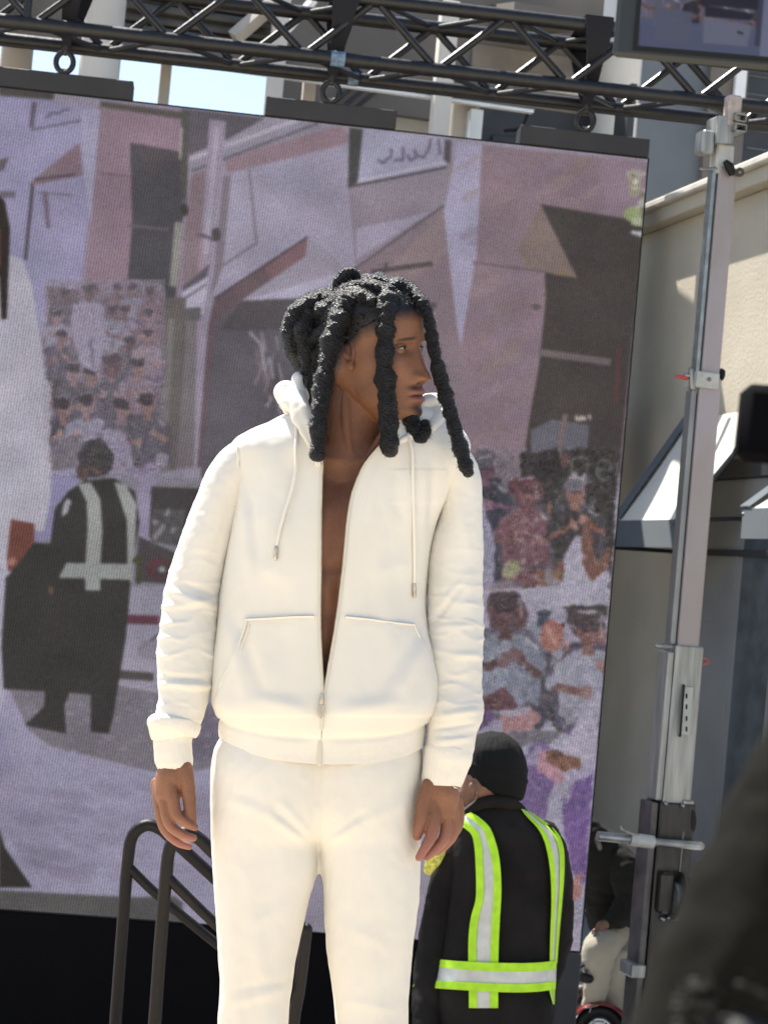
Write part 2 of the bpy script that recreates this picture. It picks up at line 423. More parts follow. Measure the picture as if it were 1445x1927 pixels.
# sign
poly([(656, 238), (850, 262), (846, 318), (655, 354)], (164, 160, 184)); poly([(658, 240), (684, 243), (674, 344), (656, 350)], (78, 77, 76))
poly([(838, 262), (851, 264), (848, 312), (836, 300)], (92, 86, 92)); pline([(655, 352), (846, 314)], 5, (88, 82, 88)); pline([(674, 342), (838, 305)], 4, (190, 185, 202))
for pts in ([(712, 300), (722, 308), (730, 298)], [(728, 300), (737, 296), (738, 280)], [(742, 304), (748, 300), (760, 302), (760, 276)], [(768, 290), (772, 302), (784, 297), (782, 282)], [(786, 292), (798, 297), (808, 280), (812, 262)], [(826, 262), (829, 292)]):
    pline(pts, 5, (104, 98, 118), 0.9)
poly([(656, 354), (850, 318), (862, 400), (838, 390), (670, 500)], (148, 136, 150)); poly([(840, 318), (868, 270), (880, 330), (870, 420)], (150, 134, 140))
poly([(672, 430), (810, 400), (700, 470), (672, 488)], (166, 158, 180))
# awning of the middle
poly([(668, 506), (836, 387), (880, 640), (862, 900), (700, 800), (640, 545)], (142, 124, 132)); pline([(668, 506), (836, 387)], 3, (92, 84, 92))
poly([(720, 520), (835, 400), (850, 470), (760, 540)], (150, 130, 134)); pline([(700, 512), (815, 496)], 9, (94, 84, 88)); line((728, 494), (726, 514), 5, (94, 84, 88))
blob(815, 575, 8, 6, (96, 88, 96)); line((745, 760), (862, 742), 4, (120, 106, 114), .6)
poly([(862, 268), (910, 274), (898, 480), (868, 650), (860, 610), (836, 400)], (170, 163, 190))
# pink wall
poly([(908, 272), (1230, 308), (1200, 900), (870, 900), (868, 650), (898, 480)], (146, 124, 134))
for i in range(60):
    x, y = rng.uniform(880, 1150), rng.uniform(290, 850); blob(x, y, rng.uniform(20, 60), rng.uniform(5, 14), [(158, 138, 140), (138, 116, 132), (150, 130, 124), (150, 128, 150)][i % 4], 0.35, rot=-0.5)
poly([(1130, 290), (1215, 300), (1212, 416), (1140, 400)], (150, 128, 144), a=.7); blob(1195, 330, 16, 12, (168, 158, 150)); blob(1195, 352, 12, 20, (158, 148, 128)); 
poly([(1018, 384), (1212, 418), (1165, 900), (980, 900), (1002, 760), (1015, 690), (1028, 562), (1026, 512), (1086, 523)], (80, 73, 70))
poly([(975, 470), (1018, 386), (1087, 523), (1026, 512), (990, 508)], (138, 120, 114)); pline([(890, 494), (1028, 512)], 3, (112, 96, 100)); poly([(1060, 505), (1087, 523), (1040, 517)], (142, 128, 100), a=.7)
pline([(1014, 663), (1150, 682)], 13, (122, 110, 112)); blob(1010, 578, 9, 6, (110, 96, 100)); pline([(1166, 650), (1160, 760)], 9, (112, 70, 68), .6)
blob(1192, 404, 16, 12, (160, 172, 118), 1, wob=.6); blob(1200, 418, 14, 9, (186, 192, 150), 1, wob=.6); blob(1208, 385, 8, 10, (178, 176, 168), wob=.7); blob(1204, 440, 10, 6, (196, 196, 200), wob=.8)
for i in range(14): blob(rng.uniform(1186, 1214), rng.uniform(325, 442), rng.uniform(2, 6), rng.uniform(2, 5), [(182, 186, 160), (120, 118, 90), (205, 203, 200), (148, 158, 106)][i % 4], 1, wob=.8)
# left awning of the middle
poly([(316, 604), (372, 600), (366, 880), (296, 890)], (126, 118, 122)); pline([(345, 610), (325, 885)], 14, (98, 90, 90), .7)
poly([(322, 560), (396, 496), (390, 520), (320, 578)], (104, 94, 104)); poly([(316, 582), (322, 562), (394, 520), (384, 592), (318, 586)], (186, 180, 200)); line((330, 575), (390, 535), 4, (120, 112, 122)); poly([(316, 584), (380, 578), (378, 603), (316, 608)], (108, 104, 108))
poly([(404, 562), (580, 444), (576, 482), (452, 568), (410, 605), (385, 880), (372, 880), (392, 620)], (112, 94, 100)); poly([(500, 505), (580, 446), (576, 482), (510, 528)], (140, 106, 112), a=.8); pline([(404, 562), (580, 446)], 3, (80, 72, 76))
poly([(450, 569), (666, 506), (642, 548), (560, 560)], (178, 171, 194)); poly([(408, 606), (452, 568), (560, 566), (590, 900), (378, 900)], (104, 98, 106)); poly([(505, 560), (522, 558), (526, 585), (508, 586)], (170, 164, 184))
poly([(455, 566), (560, 562), (570, 620), (415, 622)], (92, 86, 90))
for i in range(22): x = rng.uniform(478, 528); y = rng.uniform(625, 750); line((x, y), (x + rng.uniform(-12, 12), y + rng.uniform(18, 46)), rng.uniform(3, 8), [(150, 142, 152), (128, 112, 118), (160, 150, 164), (92, 86, 90)][i % 4], .8)
pline([(470, 625), (492, 648), (500, 700)], 6, (160, 150, 160))
# --- left strip: the screen within the screen
poly([(0, 120), (352, 200), (345, 540), (300, 900), (0, 900)], (150, 136, 158)); poly([(0, 120), (190, 190), (150, 560), (60, 640), (0, 640)], (156, 150, 184))
poly([(0, 150), (104, 162), (102, 188), (0, 180)], (88, 82, 80)); poly([(188, 190), (354, 212), (350, 228), (190, 205)], (96, 92, 86)); poly([(104, 165), (190, 180), (190, 205), (104, 192)], (160, 150, 168))
poly([(186, 200), (352, 226), (340, 540), (160, 560), (172, 400)], (150, 126, 140)); line((66, 192), (60, 240), 9, (106, 98, 112)); pline([(60, 244), (158, 226)], 4, (112, 104, 120)); line((158, 205), (157, 230), 4, (112, 104, 120))
pline([(88, 222), (100, 212), (112, 214), (124, 206), (134, 206)], 5, (118, 110, 134)); poly([(56, 345), (150, 268), (158, 330), (60, 350)], (140, 116, 128)); line((66, 338), (142, 328), 5, (96, 84, 92)); poly([(152, 205), (190, 207), (172, 420), (160, 330)], (168, 162, 190)); line((190, 326), (246, 332), 3, (118, 100, 110))
poly([(60, 345), (66, 350), (52, 490), (46, 488)], (90, 82, 92)); pline([(84, 360), (92, 430), (88, 360)], 7, (120, 104, 116), .7); line((70, 362), (140, 368), 3, (120, 110, 126)); poly([(0, 360), (30, 360), (30, 372), (0, 374)], (116, 108, 124)); poly([(0, 300), (18, 296), (8, 320), (0, 324)], (106, 98, 104))
poly([(246, 268), (350, 288), (345, 420), (330, 580), (238, 570), (250, 420)], (88, 84, 90)); poly([(262, 270), (350, 288), (280, 330)], (92, 84, 88)); line((243, 424), (320, 432), 5, (112, 106, 112))
poly([(343, 205), (358, 208), (352, 400), (340, 330)], (96, 92, 88)); pline([(343, 240), (340, 300)], 4, (178, 172, 168)); poly([(330, 418), (346, 418), (334, 540), (320, 538)], (152, 148, 142)); blob(348, 395, 8, 12, (76, 72, 72))
poly([(310, 560), (352, 560), (330, 880), (285, 880)], (112, 106, 102)); poly([(318, 600), (330, 600), (312, 880), (300, 880)], (134, 126, 128), a=.8)
# crowd in the strip
poly([(96, 545), (130, 560), (170, 530), (215, 545), (250, 525), (310, 540), (300, 900), (92, 900)], (132, 118, 132))
def crowd(n, x0, x1, y0, y1, pal, r0, r1, a=.85):
    for i in range(n):
        x, y = rng.uniform(x0, x1), rng.uniform(y0, y1); blob(x, y, rng.uniform(r0, r1), rng.uniform(r0, r1) * 1.3, pal[rng.integers(len(pal))], a, rot=rng.uniform(-1, 1), wob=.6)
PAL = [(158, 148, 170), (92, 84, 84), (140, 104, 104), (122, 88, 84), (74, 70, 70), (164, 156, 182), (138, 116, 128)]
crowd(60, 92, 300, 545, 660, [(118, 92, 90), (92, 84, 80), (140, 108, 108), (150, 120, 124), (80, 74, 74)], 5, 13)
poly([(90, 540), (150, 545), (140, 640), (95, 650)], (98, 90, 86)); blob(172, 546, 13, 17, (100, 72, 68)); poly([(150, 565), (190, 565), (202, 610), (198, 650), (185, 700), (155, 690), (132, 625), (138, 590)], (162, 155, 182)); poly([(190, 565), (204, 560), (212, 640), (202, 650)], (82, 76, 76))
blob(235, 590, 14, 20, (110, 74, 70)); blob(245, 640, 26, 34, (138, 100, 98)); blob(285, 580, 12, 18, (132, 100, 94)); poly([(270, 625), (296, 640), (300, 670), (232, 675), (250, 660)], (164, 152, 176))
blob(212, 690, 18, 22, (104, 76, 72)); poly([(190, 715), (240, 715), (240, 770), (165, 790), (160, 760)], (154, 150, 184)); blob(130, 660, 16, 20, (140, 110, 114)); blob(128, 700, 24, 22, (120, 92, 96)); blob(120, 735, 24, 26, (84, 80, 72)); poly([(120, 790), (165, 760), (260, 790), (240, 850), (150, 860), (110, 850)], (154, 148, 174)); blob(120, 745, 28, 22, (82, 76, 66))
blob(265, 712, 18, 18, (142, 104, 108)); poly([(250, 730), (290, 735), (296, 770), (250, 770)], (160, 152, 180)); poly([(240, 765), (290, 770), (280, 820), (236, 800)], (82, 78, 80)); blob(205, 778, 14, 7, (128, 86, 96)); blob(215, 800, 16, 10, (158, 132, 148)); poly([(160, 800), (240, 815), (260, 900), (200, 900)], (146, 138, 164)); poly([(225, 815), (300, 800), (292, 900), (230, 900)], (146, 128, 164)); poly([(155, 835), (210, 822), (230, 850), (160, 860)], (96, 92, 94))

def fig(x, y, s, skin, shirt, hair=(62, 54, 54), seated=True, lean=0.0):
    """a small spectator: s = head height in photo pixels; (x, y) = middle of the head"""
    j = lambda c, k=10: tuple(np.clip(np.array(c) + rng.uniform(-k, k), 30, 215)); w = s * 1.05
    sh = y + s * .72
    poly([(x - s * 1.15, sh + s * .5), (x - s * .5, sh - s * .3), (x + s * .6, sh - s * .25), (x + s * 1.2, sh + s * .5), (x + s * 1.1, sh + s * 2.1), (x - s * 1.0, sh + s * 2.0)], (98, 90, 102), a=.75)
    poly([(x - s * .95, sh + s * .25), (x - s * .4, sh - s * .1), (x + s * .4, sh - s * .1), (x + s * .95, sh + s * .25), (x + s * .85, sh + s * 1.9), (x - s * .85, sh + s * 1.9)], shirt, a=.95)
    for k in range(5): line((x + rng.uniform(-.7, .7) * s, sh + rng.uniform(0, .6) * s), (x + rng.uniform(-.8, .8) * s, sh + rng.uniform(.9, 1.8) * s), s * .14, j(shirt, 26), .6)
    poly([(x - s * .16, y + s * .3), (x + s * .16, y + s * .3), (x + s * .2, sh + s * .05), (x - s * .2, sh + s * .05)], j(skin))
    blob(x, y, s * .37, s * .5, skin, wob=.08); blob(x + s * .1, y + s * .02, s * .2, s * .32, tuple(np.array(skin) + 16), .7, wob=.1)
    blob(x - s * .04, y - s * .26, s * .42, s * .3, hair, wob=.18); line((x - s * .3, y - s * .5), (x + s * .25, y - s * .56), s * .08, (178, 170, 184), .8); line((x + s * .36, y - s * .3), (x + s * .4, y + s * .2), s * .07, (178, 150, 150), .7); line((x + s * .5, sh), (x + s * .95, sh + s * .3), s * .1, (190, 186, 200), .7); line((x - s * .2, y + s * .02), (x + s * .24, y + s * .02), s * .07, (60, 48, 50), .7); line((x - s * .1, y + s * .26), (x + s * .14, y + s * .26), s * .06, (90, 50, 56), .6)
    for sg_ in (-1, 1):
        el = (x + sg_ * s * rng.uniform(.9, 1.15), sh + s * rng.uniform(.9, 1.2)); hd_ = (x + sg_ * s * rng.uniform(.05, .5), sh + s * rng.uniform(.3, 1.2))
        line((x + sg_ * s * .8, sh + s * .25), el, s * .3, j(shirt)); line(el, hd_, s * .22, j(skin, 12)); blob(hd_[0], hd_[1], s * .17, s * .2, tuple(np.array(skin) + 22), wob=.3)
    if seated:
        for sg_ in (-1, 1): line((x + sg_ * s * .4, sh + s * 1.8), (x + sg_ * s * rng.uniform(.5, 1.0), sh + s * rng.uniform(1.9, 2.3)), s * .55, j([(90, 88, 100), (150, 142, 160), (110, 84, 130), (70, 68, 72)][rng.integers(4)], 8))
SK = [(128, 88, 78), (112, 74, 64), (150, 108, 96), (96, 66, 60), (160, 122, 116)]; SH = [(162, 156, 178), (148, 146, 170), (132, 98, 106), (96, 92, 100), (70, 68, 74), (140, 142, 156), (150, 126, 140)]
for row, (yy0, n_, s_) in enumerate(((552, 6, 22), (592, 6, 25), (640, 5, 29), (698, 4, 34), (762, 4, 40))):
    for k_ in range(n_):
        X_ = 100 + (k_ + .5 + rng.uniform(-.3, .3)) * 195 / n_; 
        if row < 3 and 135 < X_ < 205: continue
        fig(X_, yy0 + rng.uniform(-8, 8), s_, SK[rng.integers(5)], SH[rng.integers(7)])
fig(170, 548, 28, (104, 74, 70), (162, 155, 182)); poly([(138, 575), (150, 568), (192, 568), (203, 610), (196, 655), (184, 700), (156, 690), (134, 625)], (162, 155, 182)); line((172, 640), (176, 690), 5, (104, 98, 124)); blob(212, 690, 17, 22, (106, 76, 72), wob=.1); blob(210, 676, 18, 12, (76, 62, 62))
poly([(160, 800), (240, 815), (260, 900), (200, 900)], (146, 138, 164)); poly([(96, 830), (160, 815), (170, 900), (96, 900)], (118, 110, 118)); crowd(14, 96, 296, 820, 890, PAL, 3, 7, .5)
# street floor and lower left
poly([(0, 900), (410, 900), (430, 1480), (0, 1480)], (140, 134, 148)); poly([(0, 1180), (430, 1300), (430, 1760), (0, 1760)], (158, 152, 178))
poly([(90, 890), (150, 880), (140, 960), (120, 1010), (66, 1020), (66, 950)], (146, 140, 178)); poly([(262, 900), (300, 880), (286, 1040), (262, 1040)], (150, 140, 166))
poly([(286, 912), (420, 915), (415, 1035), (282, 1012)], (74, 70, 70)); pline([(286, 914), (400, 918)], 4, (150, 146, 150)); poly([(290, 960), (350, 960), (340, 1030), (285, 1020)], (98, 94, 96)); crowd(16, 288, 340, 965, 1020, [(150, 146, 150), (84, 80, 80)], 3, 7)
poly([(262, 1010), (330, 1040), (330, 1100), (255, 1095)], (84, 78, 80)); blob(300, 1072, 22, 20, (104, 66, 70)); blob(304, 1074, 13, 13, (84, 78, 80)); blob(306, 1072, 6, 6, (168, 162, 166))
poly([(240, 1105), (330, 1105), (330, 1300), (222, 1300)], (156, 150, 168)); pline([(236, 1166), (300, 1168)], 17, (110, 66, 76)); pline([(262, 1225), (300, 1195)], 4, (80, 76, 84)); pline([(220, 1270), (290, 1275)], 16, (84, 80, 76)); poly([(222, 1285), (300, 1300), (310, 1330), (225, 1310)], (168, 162, 178)); blob(285, 1225, 26, 18, (142, 136, 150), .8)
poly([(20, 1300), (220, 1290), (430, 1330), (430, 1446), (300, 1456), (95, 1405), (55, 1375)], (128, 121, 130)); poly([(300, 1330), (430, 1340), (430, 1440), (330, 1420)], (116, 108, 124), a=.8)
for i in range(900):
    x, y = rng.uniform(0, 600), rng.uniform(1290, 1700); blob(x, y, rng.uniform(2, 9), rng.uniform(1, 4), [(144, 138, 160), (172, 166, 190), (150, 142, 168)][i % 3], .4)
for i in range(60): blob(rng.uniform(0, 400), rng.uniform(1480, 1660), rng.uniform(20, 50), rng.uniform(6, 12), (142, 134, 158), .35, rot=.2)
poly([(0, 1560), (10, 1596), (62, 1672), (0, 1672)], (60, 55, 50)); poly([(-10, 1676), (250, 1690), (330, 1688), (345, 1700), (345, 1760), (-10, 1740)], (96, 93, 92))
poly([(0, 1370), (14, 1380), (22, 1440), (0, 1460)], (152, 146, 176))
# the white figure cropped by the screen's left
poly([(-10, 470), (44, 488), (62, 540), (84, 690), (96, 740), (96, 940), (84, 1000), (20, 1000), (0, 1340), (-10, 1340)], (186, 182, 196)); poly([(-10, 1340), (0, 1340), (14, 1300), (12, 1180), (26, 1080), (-10, 1060)], (178, 173, 192))
for i in range(7): line((8 + i * 12, 520 + i * 10), (14 + i * 12, 960), 5, (174, 168, 188), .5)
poly([(-10, 362), (10, 378), (20, 430), (14, 600), (4, 602), (0, 520), (-10, 520)], (56, 48, 42)); poly([(-10, 430), (2, 430), (3, 500), (-10, 520)], (120, 68, 56))
poly([(22, 978), (66, 986), (66, 1020), (60, 1048), (36, 1076), (16, 1074), (14, 1050)], (126, 76, 66)); blob(24, 1058, 8, 8, (168, 116, 106))
# guard on screen
G_ = (66, 63, 60)
poly([(12, 1090), (66, 1022), (96, 1024), (104, 960), (130, 925), (160, 905), (215, 900), (255, 925), (264, 985), (250, 1060), (246, 1110), (238, 1200), (222, 1300), (216, 1340), (206, 1382), (172, 1378), (172, 1308), (132, 1305), (122, 1330), (126, 1382), (48, 1366), (84, 1330), (86, 1302), (8, 1298), (4, 1220)], G_)
blob(181, 864, 35, 37, (62, 60, 56), wob=.08); poly([(146, 878), (170, 884), (164, 905), (146, 900)], (88, 66, 56)); pline([(168, 880), (192, 890)], 6, (112, 82, 66))
VG = (158, 160, 158)
poly([(148, 912), (172, 908), (190, 940), (194, 1000), (190, 1066), (162, 1066), (166, 990), (164, 945)], VG); poly([(216, 908), (238, 912), (258, 950), (256, 1010), (248, 1106), (241, 1066), (240, 980)], VG); poly([(126, 1060), (248, 1062), (247, 1092), (112, 1088)], VG); poly([(161, 1088), (190, 1090), (190, 1112), (162, 1112)], VG); poly([(120, 952), (128, 938), (136, 944), (128, 966), (117, 974)], (166, 164, 176)); blob(97, 1112, 5, 8, (112, 86, 70))
pline([(252, 1060), (264, 1045), (262, 1100)], 9, (84, 84, 62))
# right crowd
poly([(880, 1100), (1160, 1090), (1100, 1800), (860, 1790)], (164, 158, 178)); poly([(880, 860), (990, 860), (985, 1110), (895, 1110)], (130, 116, 124)); poly([(980, 850), (1165, 850), (1150, 1110), (980, 1110)], (74, 68, 64))
poly([(1000, 810), (1040, 790), (1110, 800), (1105, 845), (1000, 850)], (108, 106, 116)); poly([(1060, 780), (1070, 780), (1052, 880), (1044, 870)], (124, 108, 106)); crowd(8, 1085, 1115, 783, 790, [(196, 186, 176)], 2, 4); poly([(1050, 840), (1060, 900), (1020, 900), (1010, 870)], (66, 60, 58)); blob(1064, 866, 10, 14, (124, 86, 80))
for pts in ([(1080, 905), (1079, 872), (1084, 862), (1094, 862), (1104, 864), (1107, 874), (1105, 902)], [(1128, 884), (1152, 882), (1148, 870), (1138, 865), (1127, 874), (1124, 888), (1130, 900), (1144, 904)], [(1162, 905), (1161, 870), (1163, 868)]):
    pline(pts, 3.2, (128, 132, 116), .85)
blob(914, 880, 22, 26, (120, 82, 100)); blob(912, 862, 25, 15, (104, 96, 104)); poly([(900, 905), (945, 900), (956, 960), (952, 1090), (925, 1095), (912, 1000)], (66, 66, 76)); poly([(930, 905), (948, 915), (945, 940), (932, 938)], (150, 148, 164)); poly([(895, 930), (912, 935), (932, 1010), (930, 1100), (900, 1110)], (148, 144, 168)); crowd(10, 905, 930, 960, 1110, [(132, 92, 116), (150, 140, 160)], 3, 8)
blob(992, 925, 33, 36, (112, 74, 78)); blob(990, 930, 16, 20, (128, 84, 80)); poly([(962, 965), (1020, 955), (1018, 1080), (1000, 1105), (945, 1090), (955, 1000)], (132, 88, 94)); crowd(36, 955, 1020, 965, 1095, [(160, 120, 126), (120, 70, 78), (150, 140, 140), (110, 74, 80), (168, 132, 136)], 3, 9); blob(962, 1072, 17, 17, (160, 158, 112), wob=.5); crowd(10, 965, 1015, 900, 950, [(150, 104, 112), (96, 62, 66)], 4, 8, .6)
poly([(1016, 985), (1034, 948), (1044, 950), (1034, 1040), (1030, 1112), (1006, 1108)], (144, 96, 76)); poly([(1020, 1040), (1060, 1030), (1056, 1110), (1030, 1112)], (146, 134, 136)); poly([(1038, 950), (1066, 962), (1060, 1030), (1034, 1034)], (62, 58, 54)); blob(1082, 925, 17, 30, (150, 100, 82)); crowd(10, 1068, 1104, 892, 915, [(176, 168, 178), (120, 108, 116)], 3, 8); poly([(1065, 905), (1075, 900), (1050, 970), (1040, 960)], (88, 84, 80))
poly([(1058, 1095), (1064, 1050), (1080, 1020), (1100, 1015), (1108, 1085), (1148, 1078), (1146, 1140), (1040, 1140)], (172, 165, 184)); poly([(1056, 965), (1076, 990), (1070, 1060), (1052, 1095), (1042, 1080)], (142, 98, 72)); poly([(1096, 990), (1112, 985), (1118, 1060), (1148, 1030), (1148, 1066), (1114, 1096), (1098, 1060)], (136, 90, 76)); blob(1102, 975, 18, 20, (160, 112, 112)); crowd(18, 1084, 1122, 942, 1000, [(182, 178, 190), (164, 122, 120), (100, 96, 98)], 3, 7); poly([(1056, 955), (1075, 1000), (1066, 1010), (1052, 980)], (170, 164, 182))
poly([(960, 1108), (1142, 1098), (1136, 1150), (985, 1160)], (166, 160, 178)); blob(954, 1156, 38, 42, (106, 78, 78)); blob(952, 1130, 34, 20, (98, 84, 86)); poly([(905, 1215), (960, 1200), (1008, 1165), (1030, 1190), (1030, 1260), (1005, 1340), (930, 1330), (900, 1300)], (140, 144, 158)); crowd(26, 910, 1020, 1200, 1330, [(158, 162, 178), (120, 124, 138), (132, 136, 152)], 5, 13, .6); poly([(1012, 1150), (1040, 1150), (1030, 1180), (1012, 1182)], (80, 86, 100))
poly([(1060, 1140), (1145, 1135), (1140, 1170), (1076, 1190)], (82, 74, 74)); blob(1108, 1178, 34, 30, (96, 84, 84)); crowd(16, 1080, 1140, 1150, 1180, [(160, 150, 162), (110, 96, 98)], 3, 8); blob(1118, 1215, 20, 24, (138, 94, 86)); poly([(1120, 1180), (1142, 1190), (1132, 1260), (1118, 1240)], (142, 104, 98)); blob(1040, 1198, 22, 28, (186, 112, 96)); blob(1036, 1190, 12, 16, (206, 140, 128)); crowd(10, 1030, 1080, 1175, 1225, [(186, 160, 170), (110, 66, 60), (200, 140, 130)], 3, 9)
poly([(1040, 1240), (1080, 1215), (1128, 1240), (1130, 1285), (1040, 1300)], (168, 166, 184)); poly([(1000, 1235), (1034, 1225), (1040, 1290), (1070, 1290), (1115, 1285), (1085, 1345), (1068, 1385), (1000, 1330), (992, 1290)], (84, 78, 74)); crowd(14, 1040, 1120, 1235, 1300, [(190, 186, 200), (120, 116, 124)], 4, 9, .6); poly([(1030, 1310), (1075, 1300), (1074, 1378), (1050, 1385)], (92, 92, 94)); pline([(1045, 1300), (1075, 1375)], 4, (160, 160, 164), .7)
fig(915, 884, 46, (118, 80, 96), (70, 70, 80), (104, 96, 104)); poly([(895, 930), (910, 935), (930, 1010), (926, 1100), (900, 1110)], (148, 144, 168))
fig(992, 928, 52, (132, 88, 84), (132, 88, 94), (112, 74, 78), False); fig(1084, 925, 48, (152, 102, 84), (78, 72, 70), (120, 112, 120), False)
poly([(1058, 1110), (1062, 1040), (1082, 1010), (1104, 1010), (1112, 1080), (1148, 1072), (1146, 1140), (1050, 1140)], (172, 165, 184)); poly([(1096, 990), (1112, 985), (1120, 1060), (1148, 1030), (1148, 1066), (1114, 1096), (1098, 1060)], (136, 92, 76))
blob(962, 1072, 16, 16, (160, 158, 112), wob=.4)
for k_ in range(30): blob(rng.uniform(955, 1020), rng.uniform(975, 1095), rng.uniform(3, 7), rng.uniform(3, 6), [(160, 120, 126), (120, 70, 78), (150, 140, 140), (168, 132, 136)][k_ % 4], .8)
fig(952, 1150, 74, (106, 76, 74), (128, 134, 150), (84, 70, 72))
for k_ in range(26): x_, y_ = rng.uniform(890, 1010), rng.uniform(1215, 1320); line((x_, y_), (x_ + rng.uniform(-14, 22), y_ + rng.uniform(8, 26)), rng.uniform(2, 6), [(164, 166, 184), (96, 98, 114), (148, 150, 168)][k_ % 3], .7); fig(1108, 1186, 62, (140, 98, 90), (158, 156, 174), (92, 78, 78)); blob(1040, 1198, 20, 26, (184, 112, 96), wob=.2); line((1030, 1180), (1046, 1215), 8, (206, 142, 130))
poly([(898, 1320), (950, 1294), (975, 1325), (960, 1340), (905, 1336)], (108, 74, 78)); poly([(940, 1348), (1005, 1334), (1018, 1356), (1000, 1374), (950, 1378)], (182, 128, 128)); poly([(940, 1340), (998, 1330), (996, 1345), (946, 1352)], (172, 156, 172)); poly([(900, 1385), (1000, 1375), (1060, 1378), (1040, 1400), (960, 1405)], (120, 114, 122)); poly([(1065, 1390), (1132, 1290), (1118, 1500), (1040, 1490)], (170, 163, 184))
poly([(980, 1440), (1000, 1405), (1028, 1398), (1060, 1430), (1034, 1500), (1024, 1570), (1000, 1600), (978, 1560)], (124, 96, 152)); poly([(985, 1440), (996, 1420), (1022, 1404), (1012, 1440)], (150, 138, 172)); poly([(1060, 1500), (1080, 1455), (1118, 1450), (1104, 1660), (1088, 1670), (1070, 1610), (1060, 1550)], (122, 88, 158)); poly([(1062, 1490), (1080, 1450), (1118, 1440), (1116, 1458), (1080, 1475), (1066, 1520)], (164, 154, 182)); poly([(1008, 1420), (1026, 1412), (1064, 1462), (1056, 1478), (1016, 1452)], (192, 132, 148)); poly([(1026, 1414), (1092, 1428), (1094, 1446), (1060, 1452), (1030, 1432)], (142, 96, 72)); blob(1050, 1422, 14, 7, (112, 80, 66))
poly([(1074, 1655), (1096, 1640), (1092, 1690), (1070, 1700), (1066, 1680)], (188, 122, 112)); poly([(1030, 1500), (1060, 1500), (1062, 1560), (1036, 1560)], (172, 166, 188))
for i in range(500): blob(rng.uniform(880, 1150), rng.uniform(870, 1700), rng.uniform(1.5, 5), rng.uniform(1.5, 5), [(186, 180, 196), (110, 100, 106), (150, 120, 124)][i % 3], .25)
blur(2)
# gentle large scale colour drift of the wall
yy, xx = np.mgrid[0:H_, 0:W_]
nb = fbm(np.stack([xx / 90.0, yy / 70.0, np.zeros(xx.shape)], -1), 3)
cv *= (1 + 0.13 * nb)[..., None]; cv[..., 0] *= 1 + 0.03 * noise(np.stack([xx / 60.0, yy / 60.0, np.full(xx.shape, 5.0)], -1)); 
# the camera's smear: edges wander and small flecks of colour
wx = 5.0 * noise(np.stack([xx / 13.0, yy / 13.0, np.full(xx.shape, 1.5)], -1)) + 2.6 * noise(np.stack([xx / 5.0, yy / 5.0, np.full(xx.shape, 2.5)], -1))
wy = 5.0 * noise(np.stack([xx / 13.0, yy / 13.0, np.full(xx.shape, 7.5)], -1)) + 2.6 * noise(np.stack([xx / 5.0, yy / 5.0, np.full(xx.shape, 8.5)], -1))
crowdy = (((xx / S_ + X0_ > 850) & (yy / S_ + Y0_ > 840)) | ((xx / S_ + X0_ > 84) & (xx / S_ + X0_ < 312) & (yy / S_ + Y0_ > 525) & (yy / S_ + Y0_ < 900))) * 1.0
kk = .18 + .75 * crowdy
cv = cv[(yy + wy * kk).round().astype(int).clip(0, H_ - 1), (xx + wx * kk).round().astype(int).clip(0, W_ - 1)]
for sc__, am in ((4.0, 14), (9.0, 18)):
    for ch in range(3): cv[..., ch] += (am * (.25 + 1.0 * crowdy)) * (noise(np.stack([xx / sc__, yy / sc__, np.full(xx.shape, sc__)], -1)) + .5 * noise(np.stack([xx / sc__, yy / sc__, np.full(xx.shape, sc__ + ch * 3.3)], -1)))
blur(2)
lc = np.clip((crowdy * (xx / S_ + X0_ < 400)) * 1.0, 0, 1)[..., None]; hz_ = np.clip(1.0 - (yy / S_ + Y0_ - 520) / 330.0, 0, 1)[..., None]
cv = cv * (1 - lc * (.18 + .34 * hz_)) + np.array((150, 134, 152)) * lc * (.18 + .34 * hz_)
# fine glints and darks over the spectators
fl = noise(np.stack([xx / 2.6, yy / 3.4, np.full(xx.shape, 31.0)], -1)) * (noise(np.stack([xx / 17.0, yy / 17.0, np.full(xx.shape, 3.0)], -1)) + .3).clip(0, 1)
cv += (crowdy * fl * 85)[..., None] * np.array([1.0, .96, 1.02])
cg = crowdy[..., None]; cv = cv * (1 - .25 * cg) + .25 * cg * (cv.mean(-1, keepdims=True) * np.array([1.0, .97, 1.06])); cv = cv * .86 + cv.mean(-1, keepdims=True) * .14 * np.array([1.01, .99, 1.0]); cv = (cv - 6).clip(0, 255)

# screen rectangle in its own plane, and the picture laid flat on it
aL, LH = -3.7, 3.236
TW, TH = 1100, 1000
aa = np.linspace(aL, 0, TW); hh = np.linspace(0, LH, TH)
A2, H2 = np.meshgrid(aa, hh)
Wp = RIG.o + RIG.u * A2[..., None] + np.array([0, 0, 1.0]) * H2[..., None] - CAM
dd = Wp @ _F; qx = CX + F_PX * (Wp @ CAX) / dd; qy = CY - F_PX * (Wp @ CAU) / dd
ix = (np.abs(qx - X0_) * S_).clip(0, W_ - 1.01); iy = ((qy - Y0_) * S_).clip(0, H_ - 1.01)
i0, j0 = iy.astype(int), ix.astype(int); fy, fx = (iy - i0)[..., None], (ix - j0)[..., None]
tex = (cv[i0, j0] * (1 - fx) + cv[i0, j0 + 1] * fx) * (1 - fy) + (cv[i0 + 1, j0] * (1 - fx) + cv[i0 + 1, j0 + 1] * fx) * fy
def image(name, arr):
    h, w = arr.shape[:2]; im = bpy.data.images.new(name, w, h)
    im.pixels.foreach_set(np.dstack([arr / 255.0, np.ones((h, w))]).astype(np.float32).ravel()); im.update(); im.pack(); return im
